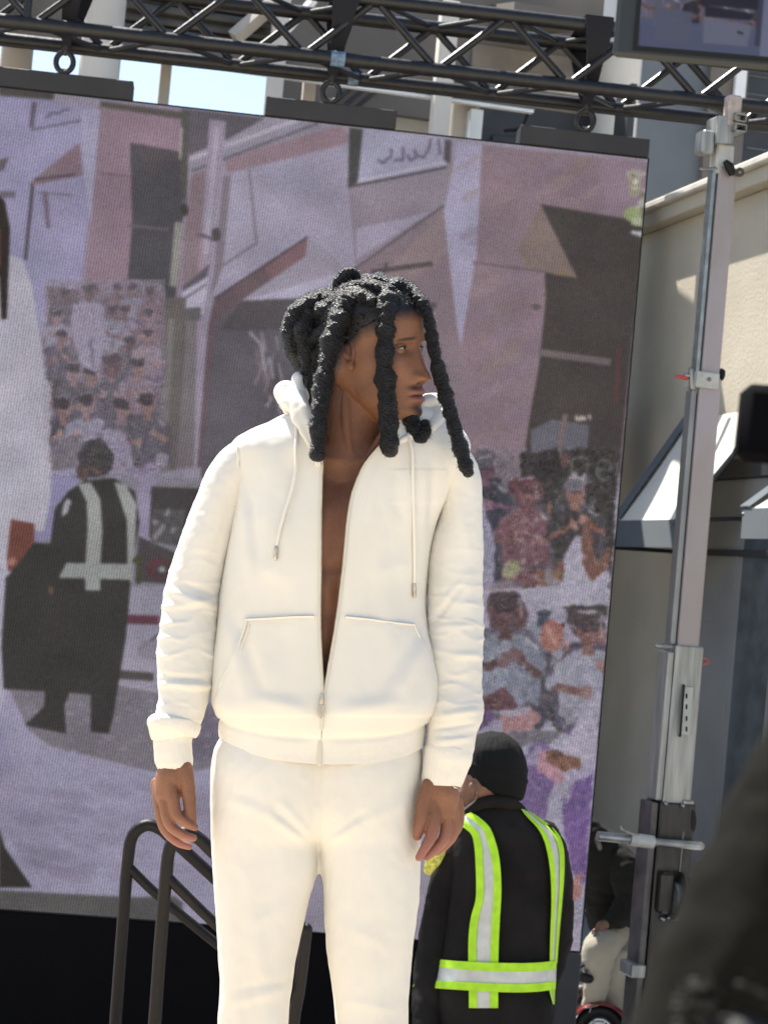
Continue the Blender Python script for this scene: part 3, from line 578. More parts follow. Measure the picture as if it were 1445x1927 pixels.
def screen_mat(name, im, k, stripes=True):
    m = bpy.data.materials.new(name); m.use_nodes = True; nt = m.node_tree; N = nt.nodes; L = nt.links; b = N['Principled BSDF']
    b.inputs['Base Color'].default_value = (0.008, 0.008, 0.009, 1); b.inputs['Roughness'].default_value = 0.7; b.inputs['Specular IOR Level'].default_value = 0.08
    t = N.new('ShaderNodeTexImage'); t.image = im; t.extension = 'EXTEND'
    src = t.outputs[0]
    if stripes:   # the rows of LED beads beat against each other: fine wavering upright lines
        tc = N.new('ShaderNodeTexCoord'); mp = N.new('ShaderNodeMapping'); mp.inputs['Rotation'].default_value = (0, 0, R_(4)); L.new(tc.outputs['UV'], mp.inputs[0]); mp.inputs['Scale'].default_value = (3.7, 3.236, 1)
        wv = N.new('ShaderNodeTexWave'); wv.bands_direction = 'X'; wv.inputs['Scale'].default_value = 29; wv.inputs['Distortion'].default_value = 5.0; wv.inputs['Detail'].default_value = 1.0; wv.inputs['Detail Scale'].default_value = 9.0
        L.new(mp.outputs[0], wv.inputs[0])
        nz = N.new('ShaderNodeTexNoise'); nz.inputs['Scale'].default_value = 170; nz.inputs['Detail'].default_value = 2; L.new(mp.outputs[0], nz.inputs['Vector'])
        nl = N.new('ShaderNodeTexNoise'); nl.inputs['Scale'].default_value = 1.6; L.new(mp.outputs[0], nl.inputs['Vector'])
        r1 = N.new('ShaderNodeMapRange'); r1.inputs[3].default_value = 0.68; r1.inputs[4].default_value = 1.32; L.new(wv.outputs['Fac'], r1.inputs[0])
        r2 = N.new('ShaderNodeMapRange'); r2.inputs[3].default_value = 0.70; r2.inputs[4].default_value = 1.30; L.new(nz.outputs['Fac'], r2.inputs[0])
        mu = N.new('ShaderNodeMath'); mu.operation = 'MULTIPLY'; L.new(r1.outputs[0], mu.inputs[0]); L.new(r2.outputs[0], mu.inputs[1])
        mm = N.new('ShaderNodeMixRGB'); mm.blend_type = 'MULTIPLY'; mm.inputs[0].default_value = 1.0; L.new(src, mm.inputs[1]); L.new(mu.outputs[0], mm.inputs[2]); src = mm.outputs[0]
    L.new(src, b.inputs['Emission Color']); b.inputs['Emission Strength'].default_value = k
    return m
m_led = screen_mat('led_picture', image('led_picture', tex), 0.84 / 2 ** EXPO)
led = thing('led_screen', 'large outdoor LED video wall showing purple street scene behind the performer', 'screen', RIG.w(-1.8, 0, 0))
def quad_uv(name, c, mt, parent, thick=None):
    o = build(name, c, [(0, 1, 2, 3)], mt, parent, smooth=False)
    uv = o.data.uv_layers.new(name='UVMap'); uv.data.foreach_set('uv', np.array([0, 0, 1, 0, 1, 1, 0, 1], np.float32)); return o
quad_uv('picture_face', [RIG.w(aL, 0, 0), RIG.w(0, 0, 0), RIG.w(0, 0, LH), RIG.w(aL, 0, LH)], m_led, led)
mb = MB(); mb.add(*fbox(RIG, aL, -0.002, -0.09, -0.004, 0.002, LH - 0.002)); mb.build('cabinet_back', m_black, led)
mb = MB()
for a0, a1, h0, h1 in ((0.0, 0.006, -0.006, LH + 0.006), (aL, 0, LH, LH + 0.006), (aL, 0, -0.006, 0)): mb.add(*fbox(RIG, a0, a1, -0.09, 0.003, h0, h1))
mb.build('edge_trim', m_black, led)
m_bar = mat('charcoal_header_bar', (0.030, 0.028, 0.028), 0.6, var=0.2, bump=0.1)
bars = []
for px0, px1 in ((-270, 248), (497, 743), (975, 1218)):
    yb = 182 + (px1 - 100) * 0.108
    a0, h = RIG.hit(px0, 180 + px0 * .11); a1, _ = RIG.hit(px1, yb); a1 = min(a1, 0.004)
    mb = MB(); mb.add(*fbox(RIG, a0, a1, -0.10, 0.012, LH + 0.0065, LH + 0.083, 0.003)); mb.build('header_bar', m_bar, led); bars.append((a0, a1))
# what the screen stands on
mb = MB(); mb.add(*fbox(RIG, aL, -0.005, -0.10, 0.0, -0.779, -0.008, 0.004)); mb.build('base_skirt', m_skirt, led)
mb = MB(); mb.add(*fbox(RIG, -0.085, 0.0, 0.004, 0.05, -0.779, -0.006, 0.004)); mb.build('support_post', mat('grey_support', (0.055, 0.05, 0.046), 0.6), led)

# ================================================================== TRUSS
tr = thing('lighting_truss', 'black box truss with crossed diagonals spanning above the video wall', 'truss', RIG.w(-1, 0, 3.5))
b0, b1 = 0.14, -0.15
aN, hN = RIG.hit(822, 132, b0); _, hT = RIG.hit(1000, 33, b0); _, hT0 = RIG.hit(1000, 150, b0)
hL = hN; hU = hL + (hT - hT0); pitch = 0.532; aS, aE = aN - 6.3 * pitch, aN + 5.2 * pitch
for b in (b0, b1):
    for h in (hL, hU):
        mb = MB(); mb.add(*straight(RIG.w(aS, b, h), RIG.w(aE, b, h), 0.0285, 16)); mb.build('chord', m_truss, tr)
def brace(p, q, r=0.0155):
    mb = MB(); mb.add(*straight(p, q, r, 10)); mb.build('brace', m_truss, tr)
for k in range(-6, 5):
    a = aN + k * pitch; g = 0.02
    brace(RIG.w(a + g, b0, hL + .02), RIG.w(a + pitch / 2 - g, b0, hU - .02)); brace(RIG.w(a + pitch / 2 + g, b0, hU - .02), RIG.w(a + pitch - g, b0, hL + .02))
    brace(RIG.w(a + g, b1, hU - .02), RIG.w(a + pitch / 2 - g, b1, hL + .02)); brace(RIG.w(a + pitch / 2 + g, b1, hL + .02), RIG.w(a + pitch - g, b1, hU - .02))
    brace(RIG.w(a + g, b0 - .02, hL), RIG.w(a + pitch / 2 - g, b1 + .02, hL), .011); brace(RIG.w(a + pitch / 2 + g, b1 + .02, hL), RIG.w(a + pitch - g, b0 - .02, hL), .011)
    brace(RIG.w(a + g, b1 + .02, hU), RIG.w(a + pitch / 2 - g, b0 - .02, hU), .011); brace(RIG.w(a + pitch / 2 + g, b0 - .02, hU), RIG.w(a + pitch - g, b1 + .02, hU), .011)
# joint plates of the truss
m_tape = mat('pale_blue_tape', (0.16, 0.24, 0.33), 0.6, var=0.4, vscale=60)
for px in (50,):
    a, _ = RIG.hit(px, 50, b0); mb = MB(); mb.add(*fbox(RIG, a - .014, a + .014, b0 - .02, b0 + .02, hL, hU, .004)); mb.build('end_frame', m_truss, tr)
a, h = RIG.hit(636, 117, b0 + .03)
mb = MB(); mb.add(*tube([RIG.w(a - .028, b0, hL), RIG.w(a + .028, b0, hL)], [.0305, .0305], 16, 2, rnd=False)); mb.build('tape_wrap', m_tape, tr)
mb = MB(); mb.add(*tube([RIG.w(a + .062, b1, hL), RIG.w(a + .105, b1, hL)], [.0305, .0305], 16, 2, rnd=False)); mb.build('tape_wrap', m_tape, tr)

# ================================================================== SLINGS AND SHACKLES
for (tx, ty, bx, by), lab in zip(((140, 8, 124, 100), (652, 8, 622, 180), (1128, 38, 1100, 240)),
        ('black web sling and shackle over the leftmost header bar, against the sky', 'black web sling with blue tape beside it over the middle header bar', 'black web sling and glinting shackle over the right header bar')):
    at, ht = RIG.hit(tx, ty, b0 + .04); ab, hb = RIG.hit(bx, by, .0)
    hb = LH + 0.083 + 0.075; t = thing('lifting_sling', lab, 'sling', RIG.w(ab, 0, LH + .09), 'slings hanging the video wall from the truss')
    # webbing folded round the upper chords and gathered down to the shackle
    for s, bb in ((1, b0 + .033), (-1, b1 - .033)):
        L_ = []; Rr = []; n = 14
        for i in range(n + 1):
            u = i / n; h = (hU + .03) * (1 - u) + (hb + .03) * u; a = at * (1 - u) + ab * u; w = (.058 * (1 - u) + .016 * u) * (1 + .05 * math.sin(9 * u)); b = bb * (1 - u ** 2.2)
            L_.append(RIG.w(a - w, b, h)); Rr.append(RIG.w(a + w, b + .01 * math.sin(7 * u), h))
        L_, Rr = np.array(L_), np.array(Rr); off = RIG.n * .004
        V = np.vstack([L_ - off, Rr - off, Rr + off, L_ + off]); k = n + 1
        Fl = [];
        for i in range(n):
            for c in range(4): Fl.append((c * k + i, ((c + 1) % 4) * k + i, ((c + 1) % 4) * k + i + 1, c * k + i + 1))
        Fl += [(0, 3 * k, 2 * k, k), (n, k + n, 2 * k + n, 3 * k + n)]
        build('strap', V, Fl, m_strap, t, auto=40)
    mb = MB(); mb.add(*fbox(RIG, at - .058, at + .058, b1 - .033, b0 + .033, hU + .0295, hU + .036, .002)); mb.build('top_wrap', m_strap, t)
    ph = np.linspace(0, 2 * math.pi, 25)[:-1]; ctr = RIG.w(ab, 0, hb - .028)
    ringp = [ctr + RIG.u * .034 * math.cos(p) + np.array([0, 0, .040]) * math.sin(p) for p in np.r_[ph, ph[:1]]]
    mb = MB(); mb.add(*tube(ringp, .0115, 10, 40, rnd=False)); mb.build('shackle', m_truss, t)
    mb = MB(); mb.add(*tube([ctr + [0, 0, .036], ctr + [0, 0, .075]], [.011, .016], 10, 4)); mb.build('shackle_neck', m_truss, t)
    mb = MB(); mb.add(*tube([ctr - RIG.u * .022 + [0, 0, -.034], ctr + RIG.u * .022 + [0, 0, -.034]], .009, 8, 2)); mb.build('pin', m_steel, t)

# ================================================================== LIFTING TOWER
MF0 = 0.22
def mh(px, py, b=MF0): return RIG.hit(px, py, b)
amid, _ = mh(1296, 1100); MO = RIG.w(amid, MF0, -0.779)
MST = Frame(MO, 0.09177 + R_(11))
def mhit(px, py, b=0.0): return MST.hit(px, py, b)
def mz(py, px=None):
    px = px if px is not None else 1365 - (py - 330) * 0.0895
    return mhit(px, py)[1]
tw = thing('lifting_tower', 'crank-up aluminium lifting tower with black lower mast beside the video wall', 'lifting tower', MO)
def section(name, ytop, ybot, w, m, db=0.0):
    z1, z0 = mz(ytop), mz(ybot) if ybot < 3000 else 0.0
    mb = MB(); mb.add(*fbox(MST, -w / 2, w / 2, -w / 2 + db, w / 2 + db, z0, z1, 0.006)); return mb.build(name, m, tw)
m_lilac = mat('anodised_mast', (0.35, 0.305, 0.315), 0.4, 0.3, var=0.16, vscale=2.2, stretch=(2, 2, 1.0), bump=0.04, col2=(0.30, 0.26, 0.235), rvar=0.06)
section('inner_mast', 318, 740, 0.078, m_lilac); section('middle_mast', 712, 1230, 0.092, m_lilac)
section('outer_mast', 1214, 1520, 0.120, m_alu); section('base_mast', 1507, 4000, 0.150, m_mastblack)
# guide rail at the left of the mast
mb = MB(); mb.add(*fbox(MST, -.062, -.046, -.02, .03, mz(745), mz(320), .003)); mb.build('side_rail', m_steel, tw)
mb = MB(); mb.add(*fbox(MST, -.072, -.049, -.03, .03, mz(1215), mz(738), .004)); mb.build('side_rail', mat('dark_side_rail', (.26, .26, .255), .4, .5), tw)
mb = MB(); mb.add(*fbox(MST, -.088, -.063, -.05, .055, mz(1505), mz(1228), .004)); mb.build('side_rail', m_alu, tw)
mb = MB(); mb.add(*fbox(MST, -.105, -.078, -.06, .06, 0, mz(1509), .004)); mb.build('side_rail', mat('grey_side_channel', (.11, .10, .092), .45, .4, var=.4, vscale=10), tw)
def mtube(name, pts, r, m, n=12, rnd=None): mb = MB(); mb.add(*tube(pts, r, n, rnd=(np.max(r) < .017 if rnd is None else rnd))); return mb.build(name, m, tw)
def mp(px, py, b=0.0): a, h = mhit(px, py, b); return MST.w(a, b, h)
def plate(name, px0, py0, px1, py1, b0_, b1_, m, bev=.004):
    a0, h1 = mhit(px0, py0, b1_); a1, h0 = mhit(px1, py1, b1_); mb = MB(); mb.add(*fbox(MST, min(a0, a1), max(a0, a1), b0_, b1_, h0, h1, bev)); return mb.build(name, m, tw)
m_pale = mat('pale_cast_plate', (.46, .46, .42), .5, .2, var=.15, vscale=20, bump=.1)
m_red = mat('red_plastic', (.45, .05, .04), .4, var=.2)
plate('collar', 1312, 697, 1352, 733, -.06, .062, m_pale)
mtube('bolt', [mp(1334, 714, .06), mp(1334, 714, .068)], .008, m_steel)
kb = mtube('locking_knob', [mp(1349, 704, .02), mp(1354, 705, .02), mp(1359, 706, .02)], [.012, .026, .024], m_black)
mtube('locking_pin', [mp(1290, 706, .02), mp(1316, 708, .02)], .010, m_steel); mtube('pin_grip', [mp(1272, 708, .02), mp(1290, 711, .02)], [.006, .010], m_red)
mtube('guide_stub', [mp(1300, 695, .02), mp(1303, 730, .02)], [.012, .016], m_steel)
mtube('locking_pin', [mp(1236, 1215, .05), mp(1246, 1215, .05), mp(1262, 1217, .05)], [.011, .012, .009], m_steel)
rr = [mp(1306, 1243, .05), mp(1316, 1239, .05), mp(1330, 1241, .05), mp(1331, 1248, .05), mp(1318, 1250, .05), mp(1306, 1248, .05)]
mtube('pin_ring', rr, .0035, m_red, 8)
o = plate('slotted_bracket', 1284, 1292, 1297, 1384, .061, .068, m_pale, .002)
for py in (1310, 1330, 1352, 1372): mtube('slot', [mp(1291, py - 3, .068), mp(1291, py + 3, .068)], .004, m_black, 8)
mtube('bracket_cable', [mp(1286, 1290, .07), mp(1283, 1330, .075), mp(1279, 1385, .07)], .005, m_black, 8)
for px, py in ((1252, 1512), (1284, 1516), (1250, 1677), (1246, 1729)): mtube('bolt', [mp(px, py, .074), mp(px, py, .084)], .009 if py < 1600 else .011, m_steel)
mtube('pulley_guard', [mp(1288, 1512, .05), mp(1299, 1525, .06), mp(1300, 1555, .06), mp(1290, 1585, .05)], [.010, .016, .018, .009], m_black)
plate('pulley_bracket', 1286, 1506, 1305, 1517, -.02, .07, m_steel, .003)
mtube('pulley', [mp(1286, 1546, .03), mp(1286, 1546, .055)], .034, m_steel, 18)
mtube('lifting_cable', [mp(1287, 1540, .07), mp(1283, 1590, .075), mp(1277, 1650, .08)], .0026, m_steel, 8)
wd = mtube('winch_drum', [mp(1262, 1688, .10), mp(1284, 1690, .10)], .062, m_steel, 24)
mtube('winch_flange', [mp(1269, 1686, .10), mp(1273, 1687, .10)], .096, m_mastblack, 28); mtube('winch_flange', [mp(1290, 1690, .10), mp(1294, 1690, .10)], .082, m_black, 28)
plate('winch_cheek', 1247, 1642, 1266, 1722, .07, .12, m_mastblack, .012); mtube('winch_axle', [mp(1259, 1728, .1), mp(1290, 1730, .1)], .010, m_steel)
plate('foot_clamp', 1190, 1816, 1214, 1842, -.05, .075, m_alu, .004)
# cross tube with its clamp
mtube('cross_tube', [mp(1124, 1573, .13), mp(1190, 1580, .13)], .0185, m_steel, 16); mtube('cross_tube', [mp(1222, 1584, .13), mp(1318, 1592, .13)], .0165, m_steel, 16)
mtube('tube_sleeve', [mp(1184, 1579, .13), mp(1228, 1585, .13)], .026, m_pale, 16)
mtube('clamp_lever', [mp(1200, 1572, .14), mp(1180, 1566, .15), mp(1170, 1562, .15), mp(1168, 1556, .15)], [.007, .006, .006, .005], m_steel, 8)
# head of the tower
plate('chord_bracket', 1373, 176, 1393, 240, .02, .075, mat('bracket_plastic', (.42, .36, .32), .6, var=.25, vscale=40), .008)
for px in (1352, 1361, 1371): plate('ribbed_block', px, 216 + (px - 1350) * .1, px + 8, 270, -.04, .07, m_alu, .003)
for py in (212, 231):
    a0, h1 = mhit(1384, py, .1); a1, h0 = mhit(1404, py + 18, .1); w = .004
    mb = MB()
    for q in ((a0, a1, h1 - w, h1), (a0, a1, h0, h0 + w), (a0, a0 + w, h0, h1), (a1 - w, a1, h0, h1)): mb.add(*fbox(MST, q[0], q[1], -.05, .10, q[2], q[3]))
    bt = mb.build('box_tube', m_alu, tw); mb = MB(); mb.add(*fbox(MST, a0 + w, a1 - w, -.05, .03, h0 + w, h1 - w)); mb.build('tube_inside', m_black, bt)
plate('side_block', 1324, 242, 1343, 290, -.03, .05, m_alu, .008); plate('head_post', 1350, 268, 1378, 330, -.03, .035, m_pale, .006)
mtube('locking_pin', [mp(1318, 318, .03), mp(1346, 318, .03)], .007, m_steel, 8)
mtube('cam_lever', [mp(1363, 303, .06), mp(1372, 315, .06), mp(1376, 331, .06)], [.010, .019, .010], m_black); mtube('cam_pivot', [mp(1391, 324, .03), mp(1391, 324, .06)], .019, m_mastblack); mtube('cam_bolt', [mp(1391, 324, .06), mp(1391, 324, .068)], .007, m_steel)

# ================================================================== BACK BUILDING
BO = P(720, 200, 13.0); BB = Frame((BO[0], BO[1], 0.0), R_(11.5))
m_beige = mat('beige_stucco', (0.46, 0.41, 0.34), 0.85, var=0.12, vscale=3, bump=0.25, bscale=40)
m_taupe = mat('taupe_panel', (0.155, 0.135, 0.115), 0.75, var=0.15, vscale=2, bump=0.15, bscale=30)
m_cream = mat('cream_column_paint', (0.62, 0.575, 0.51), 0.7, var=0.10, vscale=2.5, bump=0.1, bscale=30)
m_trimw = mat('white_trim_paint', (0.80, 0.80, 0.78), 0.5, var=0.08)
m_bluegrey = mat('blue_grey_wall', (0.155, 0.17, 0.185), 0.8, var=0.14, vscale=1.2, bump=0.2, bscale=25)
m_dglass = mat('dark_window_glass', (0.02, 0.025, 0.032), 0.08, var=0.3, vscale=1, spec=0.8)
m_dframe = mat('charcoal_frame', (0.035, 0.036, 0.038), 0.5, var=0.2)
m_litwall = mat('sunlit_pale_wall', (0.78, 0.78, 0.74), 0.85, var=0.1, vscale=4, bump=0.3, bscale=30)  # white stands in for sunlight that does not reach the pale wall
bd = thing('arcade_building', 'beige building with round columns and corrugated canopy above the video wall', 'building', BB.w(0, 0, 0))
def bbox(name, px0, px1, h0, h1, b0_, b1_, m, bev=0.004, par=None, ref=200):
    a0 = BB.hit(px0, ref, b1_)[0]; a1 = BB.hit(px1, ref, b1_)[0]
    mb = MB(); mb.add(*fbox(BB, a0, a1, b0_, b1_, h0, h1, bev)); return mb.build(name, m, par or bd)
def bh(px, py, b=0.0): return BB.hit(px, py, b)[1]
ht = bh(493, 143)                                    # height of the white trim
bbox('trim_strip', -300, 1005, ht, ht + .022, -.02, .03, m_trimw, .003)
bbox('canopy_beam', -300, 1008, ht + .024, ht + .16, -.08, .02, m_taupe)
bbox('upper_panel', 512, 1120, ht + .162, ht + 1.35, -1.30, -1.22, m_taupe)
bbox('upper_panel', 880, 1112, ht + .34, ht + .75, -1.219, -1.19, mat('tan_panel', (.23, .195, .155), .8, var=.2))
a0, a1 = BB.hit(-1400, 200, 0)[0], BB.hit(1120, 200, 0)[0]
V = [BB.w(a, b, z + q) for q in (0, .14) for a, b, z in ((a0, -1.35, ht + .95), (a1, -1.35, ht + .95), (a1, -4.6, ht + 1.75), (a0, -4.6, ht + 1.75))]
RS = [(3, 2, 1, 0), (4, 5, 6, 7), (0, 1, 5, 4), (1, 2, 6, 5), (2, 3, 7, 6), (3, 0, 4, 7)]
ac = BB.hit(985, 200, 0)[0]; build('shading_roof_slab', [BB.w(a, b, z + q) for q in (0, .14) for a, b, z in ((ac, -.5, ht + .74), (a1, -.5, ht + .74), (a1, -1.34, ht + .94), (ac, -1.34, ht + .94))], RS, m_taupe, bd, smooth=False)  # unseen roof pieces, cut to shade the shop wall and spare the awning
build('shading_roof_slab', V, [(3, 2, 1, 0), (4, 5, 6, 7), (0, 1, 5, 4), (1, 2, 6, 5), (2, 3, 7, 6), (3, 0, 4, 7)], m_taupe, bd, smooth=False)
bbox('ledge', 512, 1120, ht + .166, ht + .19, -.018, .03, m_trimw, .002)
m_corr = mat('corrugated_soffit', (0.10, 0.095, 0.085), 0.5, 0.3, var=0.3, vscale=6)
for k in range(6):
    z = ht + .162 + k * .072
    mb = MB(); a0, a1 = BB.hit(222, 60, .0)[0], BB.hit(512, 60, .0)[0]
    mb.add(*tube([BB.w(a0, -.04 - .02 * (k % 2), z + .036), BB.w(a1, -.04 - .02 * (k % 2), z + .036)], [.034, .034], 8, 2, r2=[.03, .03], rnd=False)); mb.build('slat', m_corr, bd)
bbox('soffit_backing', -300, 515, ht + .162, ht + .62, -.12, -.09, m_taupe)
p0, p1 = BB.hit(440, 72, .05), BB.hit(545, -20, .05)
mb = MB(); mb.add(*straight(BB.w(p0[0], .06, p0[1]), BB.w(p1[0], .06, p1[1]), .055, 4)); mb.build('brace_beam', m_beige, bd)
p0, p1 = BB.hit(520, 78, .05), BB.hit(590, 0, .05)
mb = MB(); mb.add(*straight(BB.w(p0[0], .06, p0[1]), BB.w(p1[0], .06, p1[1]), .03, 4)); mb.build('brace_beam', m_trimw, bd)
def col(px, wpx, m, b=.3, name='column', sq=False, py=150, top=.62):
    a, _ = BB.hit(px, py, b); r = wpx / 2 / F_PX * 12.7; mb = MB()
    if sq: mb.add(*fbox(BB, a - r, a + r, b - r, b + r, 0, ht + top, .006))
    else:
        mb.add(*straight(BB.w(a, b, 0), BB.w(a, b, ht + top), r, 32))
    return mb.build(name, m, bd)
col(186, 74, m_cream); col(1156, 95, m_cream, -1.0, py=200, top=.95); col(-130, 80, m_cream)
col(518, 30, m_cream, .12, sq=True); col(834, 34, m_cream, .12, sq=True)
col(28, 62, m_beige, -.6, top=.2); col(311, 21, m_beige, -.3, sq=True, top=.2); col(583, 24, m_beige, -.3, sq=True, top=.2); col(872, 56, m_beige, -.2, top=.2, py=230)
bbox('pale_wall', 640, 845, ht - 1.6, ht + .6, -1.8, -1.6, m_litwall); 
mb = MB(); 
for k in range(3):
    p0 = BB.hit(600 + k * 26, 218, -1.2); p1 = BB.hit(680 + k * 26, 150, -1.2); mb.add(*straight(BB.w(p0[0], -1.2, p0[1]), BB.w(p1[0], -1.2, p1[1]), .012, 8))
mb.build('stair_rail', m_dframe, bd)
for k in range(6):
    a = BB.hit(533 + k * 8.5, 165, -.8)[0]; mb = MB(); mb.add(*straight(BB.w(a, -.8, ht - .9), BB.w(a, -.8, ht - .015), .012, 8)); mb.build('baluster', m_dframe, bd)
bbox('pale_pilaster', 884, 908, ht - 2.5, ht - .02, -.3, .0, m_litwall, ref=230)
bbox('recess_wall', 906, 1125, ht - 2.5, ht + .6, -1.3, -1.2, m_dframe, ref=230)
for x0, x1 in ((930, 985), (1018, 1028), (1032, 1110)): 
    w_ = bbox('window', x0, x1, ht - 2.2, ht + .1, -1.198, -1.15, m_dframe, ref=230); 
    if x1 - x0 > 20: bbox('pane', x0 + 5, x1 - 5, ht - 2.1, ht + .02, -1.149, -1.140, m_dglass, par=w_, ref=230)
pp = [BB.hit(x, y, -.6) for x, y in ((845, 184), (930, 198), (988, 207), (986, 232), (975, 243), (950, 246))]
mb = MB(); mb.add(*tube([BB.w(a, -.6, h) for a, h in pp], .012, 8)); mb.build('conduit', m_black, bd)
bbox('dark_pilaster', 1180, 1193, ht - 2.5, ht + .3, -.3, .0, m_dframe, ref=230)
# lower storey wall (behind the screen)
bbox('lower_wall', -1400, 1120, 0, ht - 2.0, -1.9, -1.31, m_beige)
bbox('upper_floor', -1400, 1120, ht - 2.0, ht - 1.7, -4.5, .3, m_taupe)

nb_ = thing('grey_block_building', 'blue-grey rendered building behind the tower, right of the beige arcade', 'building', BB.w(5.5, -1, 0))
a0 = BB.hit(1193, 300, -4.3)[0]
mb = MB(); mb.add(*fbox(BB, a0, a0 + 7, -10, -4.3, 0, 8.6, .01)); mb.build('wall', m_bluegrey, nb_)
def nbox(name, px0, py0, px1, py1, b0_, b1_, m):
    A0, H1 = BB.hit(px0, py0, b1_); A1, H0 = BB.hit(px1, py1, b1_); mb = MB(); mb.add(*fbox(BB, A0, A1, b0_, b1_, min(H0, H1), max(H0, H1), .004)); mb.build(name, m, nb_)
mb = MB(); mb.add(*fbox(BB, a0, a0 + 7, -10.05, -4.2, 8.6, 8.8, .01)); mb.build('roof', m_dframe, nb_)
nbox('pilaster', 1340, 100, 1385, 420, -4.29, -4.2, m_taupe); nbox('shutter', 1402, 110, 1500, 330, -4.29, -4.22, m_dframe)
for k in range(5): nbox('slat', 1404, 140 + k * 34, 1500, 156 + k * 34, -4.219, -4.20, m_bluegrey)
nbox('downpipe', 1392, 60, 1400, 200, -4.18, -4.12, m_trimw)

# ================================================================== RIGHT BUILDING
q = P(1215, 400, 14.0); yawR = math.atan2(-0.968, 0.252); RB = Frame((q[0], q[1], 0.0), yawR)
rb = thing('cream_shop_building', 'cream stuccoed shop building with parapet at right, awnings along its wall', 'building', RB.w(1, 0, 0))
m_stucco = mat('cream_stucco', (0.54, 0.475, 0.365), 0.9, var=0.10, vscale=1.6, bump=0.35, bscale=45)
hp = RB.hit(1213, 403)[1]; hf = RB.hit(1211, 447)[1]
mb = MB(); mb.add(*fbox(RB, -9, 8, -6, 0, 0, hf + .02, .01)); mb.build('wall', m_stucco, rb)
mb = MB(); mb.add(*fbox(RB, -9, 8, -6, .10, hf + .02, hp - .05, .006)); mb.build('parapet', m_stucco, rb)
mb = MB(); mb.add(*fbox(RB, -9, 8, -6.05, .15, hp - .049, hp + .0, .01)); mb.build('coping', mat('pale_coping', (.60, .56, .48), .8, var=.15), rb)
m_grey = mat('grey_shopfront_paint', (0.27, 0.265, 0.25), 0.55, var=0.18, vscale=1.5, bump=0.1, bscale=20)
aS0 = RB.hit(1296, 1200, .03)[0]
hS = RB.hit(1330, 905, .03)[1]
for k in range(7):
    w_ = .62; mb = MB(); mb.add(*fbox(RB, aS0 + k * w_, aS0 + (k + 1) * w_ - .008, .001, .03, .12, hS, .004)); pn = mb.build('shopfront_panel', m_grey, rb)
    if k % 2 == 1:
        mb = MB(); mb.add(*fbox(RB, aS0 + k * w_ + .08, aS0 + (k + 1) * w_ - .09, .031, .036, .5, hS - .3, .002)); mb.build('pane', mat('shop_glass', (.10, .115, .125), .12, var=.3, spec=.7), pn)
mb = MB(); mb.add(*fbox(RB, aS0 - .05, aS0 + 4.4, .001, .06, hS + .002, hS + .12, .006)); mb.build('shopfront_lintel', m_dframe, rb)
mb = MB(); mb.add(*fbox(RB, aS0 - .02, aS0 + 4.4, .031, .05, RB.hit(1330, 1040, .03)[1] - .02, RB.hit(1330, 1040, .03)[1] + .02, .004)); mb.build('sash_bar', m_dframe, rb)
# awnings
m_canvas = cloth_mat('white_awning_canvas', (0.82, 0.80, 0.72), trans=0.25, kb=.1)
m_val = cloth_mat('slate_valance', (0.10, 0.12, 0.135), trans=0.05)
aT, hTp = RB.hit(1296, 790, 0.0)
lo, hi = 0.05, 3.0
for _ in range(50):
    md = (lo + hi) / 2
    if RB.hit(1156, 988, md)[0] < aT: lo = md
    else: hi = md
def sgn(w): return RB.hit(1156, 988, w)[0] - aT
ws = np.linspace(0.05, 3.0, 200); sv = np.array([sgn(w) for w in ws]); ib = int(np.argmin(np.abs(sv))); WA = float(ws[ib])
print('awning projection', WA, 'resid', sv[ib], 'aT', aT)
def awning(a0, a1, hT, hF, label, w, splay=0.0):
    t = thing('wall_awning', label, 'awning', RB.w((a0 + a1) / 2, .1, hF), 'awnings on the shop wall')
    n = 24; G = np.zeros((n, 20, 3))
    for i in range(n):
        for j in range(20):
            u, v = i / (n - 1), j / 19; sag = .012 * math.sin(math.pi * v) * (1 + .5 * math.sin(u * 21))
            G[i, j] = RB.w(a0 + (a1 + splay * (1 - v) - a0) * u, .02 + (w - .02) * v, hT + (hF - hT) * v - sag)
    V = np.vstack([G.reshape(-1, 3), (G - [0, 0, .006]).reshape(-1, 3)]); f = grid_faces(n, 20, False)
    m = n * 20; F2 = [tuple(x) for x in f] + [tuple(x[::-1] + m) for x in f]
    build('canvas', V, F2, m_canvas, t)
    for a in (a0, a1):
        sp_ = splay if a == a1 else 0.0; mb = MB(); mb.add(*tube([RB.w(a + sp_, .02, hT - .035), RB.w(a, w, hF - .035)], .016, 8, 2, rnd=False)); mb.build('frame_bar', m_dframe, t)
        mb = MB(); mb.add(*tube([RB.w(a, .02, hF + .05), RB.w(a, w, hF)], .013, 8, 2, rnd=False)); mb.build('frame_bar', m_dframe, t)
    mb = MB(); mb.add(*fbox(RB, a0 - .005, a1 + .005, w - .005, w + .004, hF - .165, hF + .004, .002)); mb.build('valance', m_val, t)
    mb = MB(); c0, c1 = RB.w(a0 + .0, .03, hT + .012), RB.w(a0 + .0, w + .01, hF + .012)
    d = RB.u * .10; V = [c0 - RB.u * .03, c1 - RB.u * .03, c1 + d, c0 + d]; V = V + [np.array(v) + [0, 0, .006] for v in V]
    build('dark_edge_strip', V, [(0, 1, 2, 3), (7, 6, 5, 4), (0, 4, 5, 1), (1, 5, 6, 2), (2, 6, 7, 3), (3, 7, 4, 0)], m_val, t, smooth=False)  # dark slate strip along the far edge of the canvas
    return t
aF2, hF = RB.hit(1270, 971, WA); hFa = RB.hit(1156, 988, WA)[1]; hF = (hF + hFa) / 2
awning(aT, aF2, hTp, hF, 'white canvas awning with slate valance lit by the sun behind the tower mast', WA, RB.hit(1450, 752, 0)[0] - aF2)
a3, h3 = RB.hit(1396, 958, WA)
